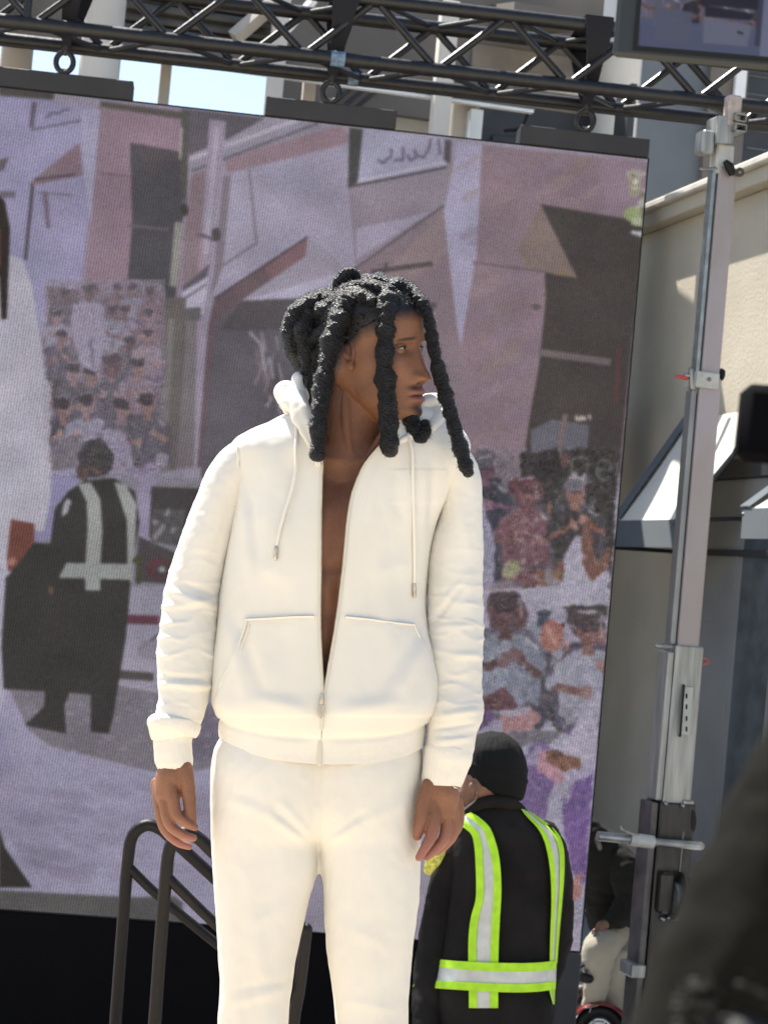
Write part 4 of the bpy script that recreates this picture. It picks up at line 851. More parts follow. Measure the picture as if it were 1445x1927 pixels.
awning(a3 + .02, a3 + 1.8, h3 + (hTp - hF) * .5, h3, 'white awning end with slate valance at the right edge, nearer than the other', WA)
p0, p1 = RB.hit(1150, 1030, WA - .1), RB.hit(1271, 1038, WA - .1)
o = MB(); o.add(*straight(RB.w(p0[0], WA - .1, p0[1]), RB.w(p1[0], WA - .1, p1[1]), .013, 8)); o = o.build('awning_rod', m_black, rb)
# pavement in front of the shop
mb = MB(); mb.add(*fbox(RB, -9, 12, 0.002, 1.9, -.2, .12, .01)); tag(mb.build('pavement', mat('pale_concrete_paving', (.33, .34, .36), .85, var=.15, vscale=2, bump=.2), None), kind='structure')

# ================================================================== STAIR HANDRAILS
def handrail(pts, mid, low, d, rad, label):
    g = P(pts[0][0], pts[0][1], d); bl = P(215 + (d < 4.8) * 75, 2300, d)
    t = thing('stair_handrail', label, 'handrail', (P(pts[0][0] - 25, 2300, d)))
    mb = MB(); mb.add(*tube([P(x, y, d) for x, y in [(pts[0][0] - 30, 2330)] + pts], rad, 14, 90)); mb.build('top_rail', m_rail, t)
    mb = MB(); mb.add(*tube([P(x, y, d) for x, y in mid], rad * .82, 12, 12)); mb.build('middle_rail', m_rail, t)
    mb = MB(); mb.add(*tube([P(x, y, d) for x, y in low], rad * .9, 12, 12)); mb.build('post', m_rail, t)
handrail([(215, 1960), (230, 1760), (241, 1620), (250, 1573), (275, 1553), (302, 1560), (326, 1581), (396, 1645), (500, 1742), (528, 1768)], [(246, 1635), (303, 1690), (410, 1778), (505, 1856)], [(528, 1766), (512, 1900), (480, 2330)], 4.95, .0152, 'black tube stair handrail, the farther of the pair behind the performer')
handrail([(289, 1960), (302, 1780), (313, 1650), (319, 1600), (333, 1574), (354, 1567), (377, 1580), (400, 1602), (480, 1675), (558, 1738), (574, 1752)], [(320, 1655), (396, 1730), (480, 1806), (540, 1858)], [(577, 1748), (564, 1860), (549, 1960), (520, 2330)], 4.6, .0152, 'black tube stair handrail, the nearer of the pair, passing behind the hanging hand')

# ================================================================== THE PERFORMER
def W3(a, D):
    a = np.asarray(a, float); return P(a[..., 0], a[..., 1], D + a[..., 2] * D / F_PX)
DM = 3.5
def spow(x, e): return np.sign(x) * np.abs(x) ** e
class Loft:
    """stack of superellipse rings in photo pixels; rows = (y, xl, xr, zc, bf, bb)"""
    def __init__(s, rows, n, e=2.3):
        s.R = cr(rows, n); s.e = e; s.rows = np.array(rows, float)
    def at(s, y):
        o = np.argsort(s.R[:, 0]); return np.array([np.interp(y, s.R[o, 0], s.R[o, k]) for k in range(6)])
    def front(s, x, y):
        _, xl, xr, zc, bf, _ = s.at(y); xc, a = (xl + xr) / 2, (xr - xl) / 2
        t = np.clip(np.abs((x - xc) / a), 0, 0.995); return zc - bf * (1 - t ** s.e) ** (1 / s.e)
    def grid(s, ns=48):
        ph = np.arange(ns) / ns * 2 * math.pi; G = np.zeros((len(s.R), ns, 3)); k = 2 / s.e
        xl, xr, zc, bf, bb = [s.R[:, i][:, None] for i in (1, 2, 3, 4, 5)]
        c = spow(np.cos(ph), k)[None]; G[..., 0] = (xl + xr) / 2 + (xr - xl) / 2 * spow(np.sin(ph), k)[None]
        G[..., 1] = s.R[:, 0][:, None]; G[..., 2] = zc - np.where(c > 0, bf, bb) * c
        return G

body = thing('person', 'slim dark-skinned man with hanging black locks in an open white hoodie and white sweatpants', 'person', P(600, 2500, DM))

# ---- head, in its own frame: x to his left, y forward, z up; pixels
HYAW = R_(60); HS = 1.06; HC = np.array([702.0, 655.0, -8.0])
hf_ = np.array([math.sin(HYAW), 0, -math.cos(HYAW)]); hl_ = np.array([math.cos(HYAW), 0, math.sin(HYAW)]); hu_ = np.array([-0.015, -1.0, 0.0])
def head2px(a): a = np.asarray(a, float) * HS; return HC + a[..., 0:1] * hl_ + a[..., 1:2] * hf_ + a[..., 2:3] * hu_
PR = np.array([  # z, front, back, half width
 (-134, 62, 18, 14), (-130, 78, 8, 24), (-122, 88, 0, 33), (-112, 92, -10, 42), (-102, 90, -22, 48), (-90, 91, -38, 53), (-80, 92, -52, 57), (-70, 92, -64, 60), (-55, 92, -78, 64), (-40, 93, -88, 68), (-20, 92, -97, 71), (0, 90, -102, 72), (14, 95, -104, 73),
 (24, 98, -105, 74), (40, 98, -106, 76), (60, 95, -103, 76), (78, 86, -94, 71), (94, 71, -80, 62), (106, 52, -62, 48), (115, 28, -40, 31), (119, 6, -18, 12)], float)
def head_profile(z):
    return [np.interp(z, PR[:, 0], PR[:, k]) for k in (1, 2, 3)]
def g1(x, c, s): return np.exp(-((x - c) / s) ** 2)
def head_grid(nz=190, ns=220, grow=0.0):
    z = np.concatenate([np.linspace(-134, 119, nz)])
    pr = cr(PR, 400); F, B, Wd = [np.interp(z, pr[:, 0], pr[:, k]) for k in (1, 2, 3)]
    ph = np.arange(ns) / ns * 2 * math.pi; ph = ph - 0.35 * np.sin(ph)  # denser at the face
    yc = B + (F - B) * 0.47; z_, p_ = np.meshgrid(z, ph, indexing='ij')
    c, s_ = np.cos(p_), np.sin(p_)
    ef = 2.15
    y = yc[:, None] + np.where(c > 0, (F - yc)[:, None], (yc - B)[:, None]) * spow(c, 2 / ef)
    x = Wd[:, None] * spow(s_, 2 / ef)
    fr = (c > 0)
    # jaw narrows to the chin, cheek hollows
    y = y + 0
    def push(h): return np.where(fr, h, 0)
    ax = np.abs(x)
    nz_ = np.interp(z_, [-66, -62, -58, -53, -46, -38, -26, -12, 4, 16], [0, 11, 19.5, 23, 21.5, 16, 10.5, 6.5, 3.5, 0])
    nw = np.interp(z_, [-62, -50, -38, -20, 0, 14], [15, 15, 12, 10, 8.5, 10])
    y += push(nz_ * np.exp(-(x / nw) ** 2 * 1.1))
    y += push(11.5 * np.exp(-((ax - 15) / 7) ** 2 - ((z_ + 53) / 8.5) ** 2))           # nose wings
    y -= push(5 * np.exp(-((ax - 7) / 4) ** 2 - ((z_ + 62.5) / 3) ** 2))                # nostrils
    y -= push(10.5 * np.exp(-((ax - 31) / 15) ** 2 - ((z_ + 0) / 9.5) ** 2))            # sockets
    y += push(3.5 * np.exp(-((ax - 30) / 20) ** 2 - ((z_ - 17) / 7) ** 2))              # brow
    y += push(4.5 * np.exp(-((ax - 42) / 13) ** 2 - ((z_ + 26) / 15) ** 2)); x += np.sign(x) * 2.5 * np.exp(-((ax - 55) / 16) ** 2 - ((z_ + 26) / 14) ** 2) * fr
    x -= np.sign(x) * 4 * np.exp(-((z_ + 72) / 20) ** 2) * np.exp(-((y - 45) / 30) ** 2)
    mw = np.exp(-(x / 24.0) ** 4)
    y += push(7.5 * mw * np.exp(-((z_ + 77.5) / 6) ** 2)); y += push(8.5 * mw * np.exp(-((z_ + 92) / 6.5) ** 2)); y -= push(5.0 * mw * np.exp(-((z_ + 84.5) / 2.2) ** 2))
    y -= push(2.2 * np.exp(-(x / 4) ** 2 - ((z_ + 69) / 4) ** 2)); y -= push(3.0 * np.exp(-(x / 20) ** 2 - ((z_ + 102) / 5) ** 2)); y += push(4 * np.exp(-(x / 17) ** 2 - ((z_ + 117) / 9) ** 2))
    G = np.stack([x, y, z_], -1)
    if grow: G = G + grow * normals(G)
    return G
HG = head_grid()
parts = []
def addg(G): parts.append(close_grid(G))
V_, F_ = close_grid(head2px(HG)); parts.append((V_, F_))
def addt(path, r, ns=16, steps=None, r2=None): parts.append(tube(path, r, ns, steps, r2))
# ear: rim and bowl on his right side
ear_c = np.array([-74.0, -8, -8.0]); eu = np.array([-0.42, -0.9, 0.0]); ez = np.array([0.05, -0.18, 0.98])
pr_ = [(0.25, -.75), (.55, -.2), (.62, .35), (.35, .86), (-.15, 1.0), (-.62, .78), (-.82, .3), (-.74, -.2), (-.5, -.6), (-.18, -.92), (.15, -.95)]
earp = [ear_c - eu * a * 17 + ez * b * 29 for a, b in pr_]
ear_out = np.array([-1.0, .25, 0]); 
addt(head2px([p + ear_out * 4.5 for p in earp]), 3.6 * HS, 10, 60); addt(head2px([ear_c - eu * 4 + ez * 15 + ear_out, ear_c + ez * 0 + ear_out * -1, ear_c - eu * 3 - ez * 20 + ear_out * 2]), np.array([8, 9, 7.5]), 12, None, np.array([3.5, 3.5, 3.5]))
addt(head2px([ear_c - eu * 2 - ez * 21 + ear_out * 4, ear_c - eu * 2 - ez * 26 + ear_out * 4]), 7.5, 12)
addt(head2px([ear_c - eu * -8 + ez * 18 + ear_out * 3, ear_c - eu * -7 + ez * 2 + ear_out * 3, ear_c - eu * 0 - ez * 10 + ear_out * 3]), 3.2, 10)
# neck and its cords
addt([(652, 905, 10), (655, 860, 12), (664, 800, 18), (680, 740, 22), (690, 690, 22)], [66, 62, 60, 60, 56], 28, 24, [62, 60, 58, 60, 60])
addt([(654, 705, -22), (652, 760, -30), (654, 820, -37), (664, 862, -46)], [5, 10, 10, 5], 12); addt([(735, 790, -32), (712, 830, -40), (684, 866, -54)], [5, 8, 4], 12)

# torso
TB = Loft([(905, 482, 828, 12, 62, 80), (870, 506, 800, 12, 62, 70), (850, 560, 760, 14, 60, 60), (832, 598, 722, 14, 52, 52)][::-1] + [(960, 478, 800, 10, 90, 86), (1040, 470, 780, 6, 99, 88), (1120, 468, 764, 4, 98, 82), (1220, 464, 758, 4, 94, 78), (1330, 460, 760, 4, 78, 80), (1420, 440, 768, 8, 70, 84), (1520, 450, 750, 10, 56, 76), (1570, 500, 700, 8, 36, 50)], 90, 2.4)
tg = TB.grid(72)
tx, ty, tz = tg[..., 0], tg[..., 1], tg[..., 2]; frn = tz < 0
tz -= frn * (9 * g1(tx, 575, 50) * g1(ty, 985, 75) + 10 * g1(tx, 700, 50) * g1(ty, 985, 75) - 7 * g1(tx, 634, 9) * (ty > 900) * (ty < 1250) - 6 * g1(ty, 1068, 9) + 4.0 * np.sin((ty - 1080) / 16) * g1(ty, 1150, 60) * (1 - g1(tx, 638, 9)))
tz -= frn * (5 * np.exp(-(((ty - 868) - abs(tx - 655) * -.1) / 8) ** 2) * (1 - g1(tx, 655, 14)))
addg(tg)
# arms
addt([(470, 875, 8), (430, 905, 8), (402, 980, 10), (372, 1090, 12), (352, 1200, 2), (336, 1320, -14), (329, 1400, -24), (329, 1446, -30)], [38, 38, 34, 32, 33, 29, 25, 26], 20, 40)
addt([(826, 885, 8), (858, 925, 8), (868, 990, 10), (860, 1090, 12), (856, 1200, 2), (852, 1330, -12), (842, 1420, -22), (832, 1478, -28)], [34, 34, 33, 32, 33, 29, 26, 26], 20, 40)
# legs inside the trousers, feet on the deck
addt([(500, 1540, 10), (496, 1700, 6), (484, 1900, 4), (482, 2060, -4), (478, 2250, 8), (474, 2440, 16), (474, 2478, 10)], [72, 66, 56, 46, 44, 26, 26], 20, 40)
addt([(698, 1540, 10), (694, 1700, 6), (700, 1900, 4), (704, 2060, -4), (704, 2250, 8), (704, 2440, 16), (704, 2478, 10)], [72, 66, 56, 46, 44, 26, 26], 20, 40)
addt([(474, 2470, 20), (470, 2482, -60), (466, 2486, -110)], [26, 30, 22], 16, None, [20, 18, 12]); addt([(704, 2470, 20), (708, 2482, -60), (712, 2486, -110)], [26, 30, 22], 16, None, [20, 18, 12])
# his right hand (left of the picture): loosely curled, seen from the thumb side
def fing(pts, r):
    r = np.array(r, float); r = r * 1.0
    if len(r) == 5: r[2] *= 1.07; r[1] *= 1.03
    parts.append(tube(pts, r, 14, 30))
Z = -30
fing([(330, 1436, Z), (324, 1464, Z - 2), (316, 1492, Z - 4)], [26, 32, 26]); fing([(342, 1452, Z - 2), (342, 1470, Z - 4), (334, 1492, Z - 6)], [22, 20, 12])
fing([(322, 1478, Z - 22), (327, 1508, Z - 30), (333, 1533, Z - 34), (350, 1548, Z - 36), (367, 1557, Z - 34)], [12.5, 11.5, 10.5, 9.5, 7.5])
fing([(308, 1484, Z - 10), (312, 1522, Z - 16), (321, 1553, Z - 20), (343, 1570, Z - 22), (364, 1577, Z - 20)], [12.5, 11.5, 10.5, 9.5, 7.5])
fing([(299, 1480, Z + 10), (301, 1522, Z + 8), (311, 1560, Z + 4), (334, 1584, Z + 2), (356, 1593, Z + 2)], [12, 11, 10, 9, 7])
fing([(295, 1474, Z + 20), (300, 1508, Z + 20), (309, 1540, Z + 20), (326, 1560, Z + 20), (346, 1574, Z + 18)], [12, 11.5, 10, 9, 7.5])
fing([(347, 1448, Z - 16), (353, 1478, Z - 24), (357, 1508, Z - 28), (359, 1535, Z - 28), (364, 1552, Z - 24)], [18, 14.5, 12, 11.5, 8])
# his left hand (right of the picture)
Z = -34
fing([(830, 1474, Z), (832, 1500, Z - 2), (834, 1526, Z - 4)], [28, 33, 26]); fing([(814, 1490, Z - 4), (814, 1510, Z - 6), (816, 1530, Z - 8)], [18, 18, 12])
fing([(819, 1514, Z - 20), (817, 1546, Z - 30), (811, 1574, Z - 36), (799, 1596, Z - 40), (788, 1614, Z - 40)], [13, 11.8, 10.8, 9.6, 7.4])
fing([(836, 1516, Z - 12), (840, 1550, Z - 14), (835, 1578, Z - 18), (819, 1598, Z - 20), (803, 1613, Z - 20)], [13, 11.8, 10.8, 9.6, 7.4])
fing([(851, 1512, Z + 4), (856, 1542, Z + 4), (852, 1570, Z + 2), (838, 1590, Z), (822, 1604, Z)], [12, 11, 10, 9, 7])
fing([(861, 1504, Z + 18), (865, 1530, Z + 18), (862, 1556, Z + 16), (850, 1574, Z + 14), (838, 1586, Z + 14)], [10, 9, 8.5, 8, 6])
fing([(808, 1478, Z - 16), (798, 1508, Z - 26), (793, 1538, Z - 30), (788, 1560, Z - 30), (785, 1574, Z - 28)], [16, 13.5, 12.5, 11.5, 8.5])
n0 = 0; VV = []; FF = []
for v, f in parts:
    VV.append(v); FF += [tuple(i + n0 for i in q) for q in f]; n0 += len(v)
v, f, ed = remesh(np.vstack(VV), FF, 2.35, 0)     # one continuous skin, in pixels
keep_sharp = ((v[:, 1] > 560) & (v[:, 1] < 800) & (v[:, 0] > 610)) | (v[:, 1] > 1490) & (v[:, 1] < 1640) & ((v[:, 0] < 385) | (v[:, 0] > 775))
v1 = lap(v, ed, 1, .5); v3 = lap(v1, ed, 4, .6); v = np.where(keep_sharp[:, None], v1, v3)
# where lips, stubble, brows, palms and painted nostril and mouth shade are
hv = (v - HC) / HS; hx, hy, hz = hv @ hl_, hv @ hf_, -hv[:, 1]
inh = (hy > 60) & (v[:, 1] < 805)
lip = np.where(inh, np.clip(1.35 * np.exp(-(hx / 21) ** 4) * (np.exp(-((hz + 77.5 + .06 * abs(hx)) / 4.8) ** 4) + np.exp(-((hz + 92) / 5.5) ** 4)), 0, 1) * .7, 0)
hands = (v[:, 1] > 1535) & (v[:, 1] < 1625) & ((v[:, 0] < 385) | (v[:, 0] > 775)); lip = np.where(hands, np.clip((v[:, 1] - 1535) / 60, 0, 1) * .8, lip)
st = np.zeros(len(v))
st += np.where(inh & (hy > 75), .92 * np.exp(-((np.abs(hx) - 31) / 17) ** 4 - ((hz - 16.5 + (np.abs(hx) - 30) * .10 + np.clip(np.abs(hx) - 38, 0, 99) * .2) / 3.2) ** 4), 0)
st += np.where(inh, .8 * np.exp(-((hz + 70) / 4.5) ** 2 - ((np.abs(hx) - 15) / 11) ** 2) + .9 * np.exp(-((hz + 112) / 13) ** 2 - (hx / 15) ** 2), 0)
st += np.where(inh, .95 * np.exp(-(((np.abs(hx) - 7.5) / 4.2) ** 2 + ((hz + 62.5) / 2.6) ** 2)), 0) + np.where(inh, .9 * np.exp(-(hx / 23) ** 6 - ((hz + 84.5 + .03 * abs(hx)) / 1.7) ** 2), 0)  # nostrils and the line between the lips darkened as painted shade
# hairline: dark roots on the skull and soft temple fade
skull = (v[:, 1] < 720) & (hv @ hf_ < 200) & (v[:, 1] > 500)
hl_z = np.interp(hy, [-60, -10, 20, 50, 75, 100], [-60, 4, 34, 44, 64, 66])
st += np.where(skull, 1.0 * np.clip((hz - hl_z + 20 + 5 * noise(v / 7.0)) / 24, 0, 1) ** .8, 0)
st += np.where((v[:, 1] > 640) & (v[:, 1] < 800) & (hy > -5) & (hy < 62) & (hz > -125), .30 * np.exp(-((hz + 80 - hy * .4) / 26) ** 2) * (1 + .6 * noise(v / 6.0)), 0)
st = st.clip(0, 1)
skin_o = build('body', W3(v, DM), f, m_skin, body, attrs={'lip': lip, 'stubble_shade': st})

def px_obj(name, parts_, m, parent, D=DM, auto=60):
    mb = MB()
    for vv, ff in parts_: mb.add(W3(vv, D), ff)
    return mb.build(name, m, parent, auto=auto)
# eyes with lids
def sphere_part(c, r, a0, a1, ax, up, ns=20, nr=10):
    ax = ax / np.linalg.norm(ax); up = up - ax * (up @ ax); up /= np.linalg.norm(up); sd = np.cross(ax, up)
    t = np.linspace(a0, a1, nr); p = np.arange(ns) / ns * 2 * math.pi
    return c + r * (np.cos(t)[:, None, None] * ax + np.sin(t)[:, None, None] * (np.cos(p)[None, :, None] * up + np.sin(p)[None, :, None] * sd))
for sx in (-1, 1):
    ec = np.array([sx * 30.5, 68.5, 0.0]); gaze = np.array([0.36 - sx * .02, 1.0, -0.08])
    G = sphere_part(ec, 12.6, 0.02, math.pi - .02, gaze, np.array([0, 0, 1.0])); e_ = px_obj('eyeball', [close_grid(head2px(G))], m_eye, body)
    G = sphere_part(ec, 12.9, 0.01, 0.50, gaze, np.array([0, 0, 1.0]), 20, 6); px_obj('iris', [close_grid(head2px(G))], m_iris, e_)
    for nm, sgn_, aa_ in (('upper_eyelid', 1, 0.42), ('lower_eyelid', -1, 0.50)):
        # a lid: part of a slightly larger sphere above / below the opening
        n1, n2 = 12, 22; G = np.zeros((n1, n2, 3))
        for i in range(n1):
            for j in range(n2):
                lon = (j / (n2 - 1) - .5) * math.radians(150); edge = math.radians(12 if sgn_ > 0 else 13) * (1 - (2 * j / (n2 - 1) - 1) ** 2) - math.radians(4)
                lat = sgn_ * (edge + i / (n1 - 1) * math.radians(62))
                rr_ = 14.3 if i else 13.6
                G[i, j] = ec + rr_ * np.array([math.sin(lon) * math.cos(lat), math.cos(lon) * math.cos(lat), math.sin(lat)])
        Go = G; Gi = ec + (G - ec) * .93; V = np.vstack([Go.reshape(-1, 3), Gi.reshape(-1, 3)]); fq = grid_faces(n1, n2, False)
        Fl = [tuple(q) for q in fq] + [tuple(q[::-1] + n1 * n2) for q in fq] + [(j, j + 1, j + 1 + n1 * n2, j + n1 * n2) for j in range(n2 - 1)]
        px_obj(nm, [(head2px(V), Fl)], m_skin, body)
    G = [ec + 14.6 * np.array([math.sin(l) * math.cos(.15), math.cos(l) * math.cos(.15), math.sin((.19) * (1 - (l / 1.2) ** 2) - .02)]) for l in np.linspace(-1.1, 1.1, 9)]
    px_obj('eyelashes', [tube(head2px(G), [.4] + [1.1] * 7 + [.4], 6, 18)], m_hair, body)

# ---- hair
HAIR = []
def fuzz(G, n, ln, wd, seed):
    """short fine fibres standing off a grid surface"""
    r = np.random.default_rng(seed); nr, ns = G.shape[:2]; N_ = normals(G); ctr = G.mean(1, keepdims=True); sg = np.sign(((G - ctr) * N_).sum(-1).mean()); N_ = N_ * sg
    i, j = r.integers(1, nr - 1, n), r.integers(0, ns, n); p = G[i, j]; d = N_[i, j] + r.normal(size=(n, 3)) * .75; d /= np.linalg.norm(d, axis=1)[:, None]
    L_ = ln * r.uniform(.35, 1.0, n)[:, None]; s = np.cross(d, r.normal(size=(n, 3))); s /= np.linalg.norm(s, axis=1)[:, None]; c = np.cross(s, d)
    w = wd * r.uniform(.6, 1.2, n)[:, None]
    p0 = p - d * 1.0; p1 = p + d * L_ * .55 + c * L_ * .18; p2 = p + d * L_ * .8 + c * L_ * .55
    V = np.stack([p0 - s * w, p0 + s * w, p1 + s * w * .7, p1 - s * w * .7, p2], 1).reshape(-1, 3); b = np.arange(n)[:, None] * 5
    return V, [tuple(q) for q in (b + [0, 1, 2, 3])] + [tuple(q) for q in (b + [3, 2, 4])]
def lock_grid(path, r, seed, ns=20, steps=None, lump=.30, fine=.085):
    path = np.array(path, float); ln = np.linalg.norm(np.diff(path, axis=0), axis=1).sum(); steps = steps or int(ln / 2.0)
    G = tube_grid(path, r, ns, steps); N_ = normals(G); ctr = G.mean(1, keepdims=True); sg = np.sign(((G - ctr) * N_).sum(-1).mean()); N_ = N_ * sg
    R0 = np.linalg.norm(G - ctr, axis=-1); i = np.arange(G.shape[0])[:, None] / G.shape[0] * ln; q = G / 15.0 + seed * 7.1
    tw = np.arange(ns)[None] / ns * 2 * math.pi
    d = lump * R0 * (noise(np.stack([i / 21 + 0 * tw, 0 * i + 0 * tw + seed, 0 * i + 0 * tw], -1)) * 2.2 + .22 * np.sin(tw * 2 + i / 11.0 + seed) + .30 * np.abs(np.sin(tw * 1.5 + i / 6.5 + 1.5 * noise(q * 1.2)))) + fine * R0 * (noise(q * 2.2) * 2.4 + noise(q * 5) * 1.6)
    return G + N_ * d[..., None]
lock_n = [0]
def lock(path, r, fz=1.0, label=None, **k):
    lock_n[0] += 1; G = lock_grid(path, r, lock_n[0], **k); n = int(G.shape[0] * 7.5 * fz)
    o = px_obj('hair_lock', [close_grid(G)], m_hair, body, auto=None); o.data.polygons.foreach_set('use_smooth', np.ones(len(o.data.polygons), bool))
    V, Fl = fuzz(G, n, 9, .28, lock_n[0]); fo = build('stray_hair', W3(V, DM), Fl, m_stray, o, smooth=False, origin=Vector(np.array(body.location)))
    if label: o['label'] = label
    return o
# scalp cap, following the hairline
SG = head_grid(110, 120, 2.5)
sx_, sy_, sz_ = SG[..., 0], SG[..., 1], SG[..., 2]; lim = np.interp(sy_, [-60, -10, 20, 50, 75, 100], [-60, 4, 34, 46, 68, 70])
dn = noise(SG / 9.0) * 8 + noise(SG / 3.5) * 7
fade = np.clip((sz_ - lim) / 14, 0, 1); SGd = SG + normals(SG) * (-7.5 * (1 - fade) ** 2 + fade * dn)[..., None]
f4 = grid_faces(*SG.shape[:2]); keep = ((sz_ - lim).reshape(-1)[f4].min(1) > 2) & (sy_.reshape(-1)[f4].max(1) < 52)
cap = build('scalp_hair', W3(head2px(SGd.reshape(-1, 3)), DM), f4[keep], m_hair, body)
capsel = np.argwhere(fade > .6); r = np.random.default_rng(3)
n = 17000; ii = capsel[r.integers(0, len(capsel), n)]; Pn = head2px(SGd[ii[:, 0], ii[:, 1]]); ctr = head2px(np.array([[0, -5, 20.0]]))[0]
dN = Pn - ctr; dN /= np.linalg.norm(dN, axis=1)[:, None]; dN = dN + r.normal(size=dN.shape) * .55; dN /= np.linalg.norm(dN, axis=1)[:, None]
sd = np.cross(dN, r.normal(size=dN.shape)); sd /= np.linalg.norm(sd, axis=1)[:, None]; Lh = r.uniform(4, 13, n)[:, None]; cc = np.cross(sd, dN)
V = np.stack([Pn - sd * .3, Pn + sd * .3, Pn + dN * Lh * .6 + cc * Lh * .2 + sd * .2, Pn + dN * Lh * .6 + cc * Lh * .2 - sd * .2, Pn + dN * Lh * .85 + cc * Lh * .5], 1).reshape(-1, 3); b = np.arange(n)[:, None] * 5
build('stray_hair', W3(V, DM), [tuple(q) for q in (b + [0, 1, 2, 3])] + [tuple(q) for q in (b + [3, 2, 4])], m_stray, cap, smooth=False, origin=Vector(np.array(body.location)))
# hanging locks
lock([(668, 556, -40), (652, 572, -62), (636, 604, -82), (622, 650, -92), (612, 700, -98), (604, 750, -108), (599, 800, -122), (597, 856, -132)], [15, 20, 19, 18, 16, 17, 15, 13], label='front lock falling before the ear')
lock([(728, 545, -60), (729, 566, -86), (726, 600, -100), (725, 640, -104), (723, 690, -106), (728, 740, -108), (731, 790, -116), (733, 845, -124)], [14, 18, 17, 16, 17, 17, 18, 16], label='thick lock crossing the cheek')
lock([(778, 552, -40), (796, 572, -58), (808, 606, -62), (815, 650, -66), (826, 700, -68), (840, 750, -72), (854, 800, -84), (868, 850, -98), (880, 888, -104)], [9, 11, 10, 12, 13, 13, 13, 14, 11], label='long lock falling past the nose to the shoulder')
lock([(742, 700, 60), (756, 745, 20), (772, 775, -40), (774, 800, -62), (786, 822, -66), (799, 812, -64), (800, 798, -60)], [11, 12, 13, 14, 14, 12, 9], label='short lock curling up at its tip under the chin')
# locks gathered backwards over the crown
for k, (p, r_) in enumerate([
    ([(775, 560, -40), (755, 538, -30), (715, 532, -10), (668, 536, 10), (625, 556, 30)], [10, 12, 13, 14, 14]),
    ([(740, 560, -78), (712, 540, -58), (675, 540, -30), (630, 558, 0), (592, 580, 20)], [10, 12, 13, 14, 15]),
    ([(700, 566, -86), (672, 556, -62), (638, 566, -36), (602, 588, -10), (575, 610, 10)], [9, 13, 14, 15, 16]),
    ([(800, 585, 0), (770, 545, 30), (720, 530, 50), (670, 536, 60), (620, 560, 62)], [9, 13, 14, 15, 15]),
    ([(740, 545, 90), (700, 536, 90), (650, 545, 84), (600, 570, 70)], [14, 15, 16, 16]),
    ([(662, 600, -66), (640, 606, -52), (612, 622, -30), (588, 640, -8)], [10, 14, 15, 14]),
    ([(655, 630, -62), (630, 646, -46), (606, 660, -20), (590, 680, 0)], [9, 13, 14, 13]),
    ([(630, 560, 30), (592, 566, 10), (560, 590, 6), (548, 628, 10), (562, 664, 18), (590, 672, 24)], [15, 18, 19, 19, 18, 14]),
    ([(620, 580, 10), (585, 590, 0), (572, 630, -6), (580, 670, -4), (586, 712, 0)], [14, 17, 18, 17, 15]),
    ([(610, 572, 60), (570, 586, 66), (550, 616, 66), (556, 660, 60), (580, 700, 50)], [15, 18, 18, 18, 16]),
    ([(632, 640, -20), (606, 664, -14), (592, 706, -6), (588, 752, -2), (594, 800, 4)], [15, 17, 17, 16, 14]),
    ([(600, 640, 30), (584, 690, 30), (578, 730, 26), (586, 775, 22)], [17, 19, 18, 14]),
    ([(625, 650, 30), (610, 700, 30), (606, 750, 28), (612, 790, 24)], [20, 22, 20, 16]),
    ([(640, 545, 20), (640, 530, 12), (648, 518, 4), (662, 512, 4), (672, 520, 8)], [15, 13, 11, 9, 7]),
    ([(606, 560, 20), (590, 560, 24), (575, 566, 20)], [12, 11, 8])]):
    lock(p, r_, .8)

# ---- trousers: pelvis and two legs fused, then folded
LL = Loft([(1345, 432, 630, 8, 84, 90), (1385, 416, 640, 8, 88, 94), (1412, 403, 650, 8, 97, 104), (1450, 397, 650, 8, 106, 116), (1520, 397, 640, 8, 104, 112), (1570, 398, 618, 8, 98, 102), (1592, 399, 600, 8, 94, 98), (1640, 401, 598, 6, 90, 94), (1700, 404, 581, 4, 84, 88), (1790, 409, 561, 2, 76, 80), (1850, 413, 551, 0, 70, 74), (1930, 411, 541, 0, 66, 68), (2100, 416, 544, 0, 62, 62), (2300, 424, 534, 8, 56, 56), (2440, 430, 526, 12, 50, 50), (2462, 436, 520, 12, 44, 44)], 120, 2.25)
LR = Loft([(1345, 570, 784, 8, 84, 90), (1385, 560, 790, 8, 88, 94), (1412, 550, 796, 8, 97, 104), (1450, 548, 796, 8, 106, 116), (1520, 556, 792, 8, 104, 112), (1570, 580, 791, 8, 98, 102), (1592, 597, 791, 8, 94, 98), (1640, 605, 790, 6, 90, 94), (1700, 609, 788, 4, 84, 88), (1790, 615, 778, 2, 76, 80), (1850, 624, 772, 0, 70, 74), (1930, 632, 768, 0, 66, 68), (2100, 640, 765, 0, 62, 62), (2300, 648, 756, 8, 56, 56), (2440, 656, 750, 12, 50, 50), (2462, 660, 746, 12, 44, 44)], 120, 2.25)
va, fa = close_grid(LL.grid(64)); vb, fb = close_grid(LR.grid(64))
v, f, ed = remesh(np.vstack([va, vb]), list(fa) + [tuple(i + len(va) for i in q) for q in fb], 4.0, 7)
nm = vnormals(v, f); x, y, z = v.T
q = np.stack([x / 70, y / 190, z / 90], -1)
d = 5.0 * fbm(q, 2) * np.clip((y - 1440) / 120, 0.25, 1)
def ridge(x0, y0, x1, y1, w, a, soft=1.0):
    """a soft fold along a line on the front"""
    dx, dy = x1 - x0, y1 - y0; L_ = math.hypot(dx, dy); t = ((x - x0) * dx + (y - y0) * dy) / L_ ** 2; s = ((x - x0) * dy - (y - y0) * dx) / L_
    return a * np.exp(-(s / w) ** 2) * np.exp(-((t - .5) / .42) ** 4)
fr_ = (nm[:, 2] < 0.25) & (z < 40)
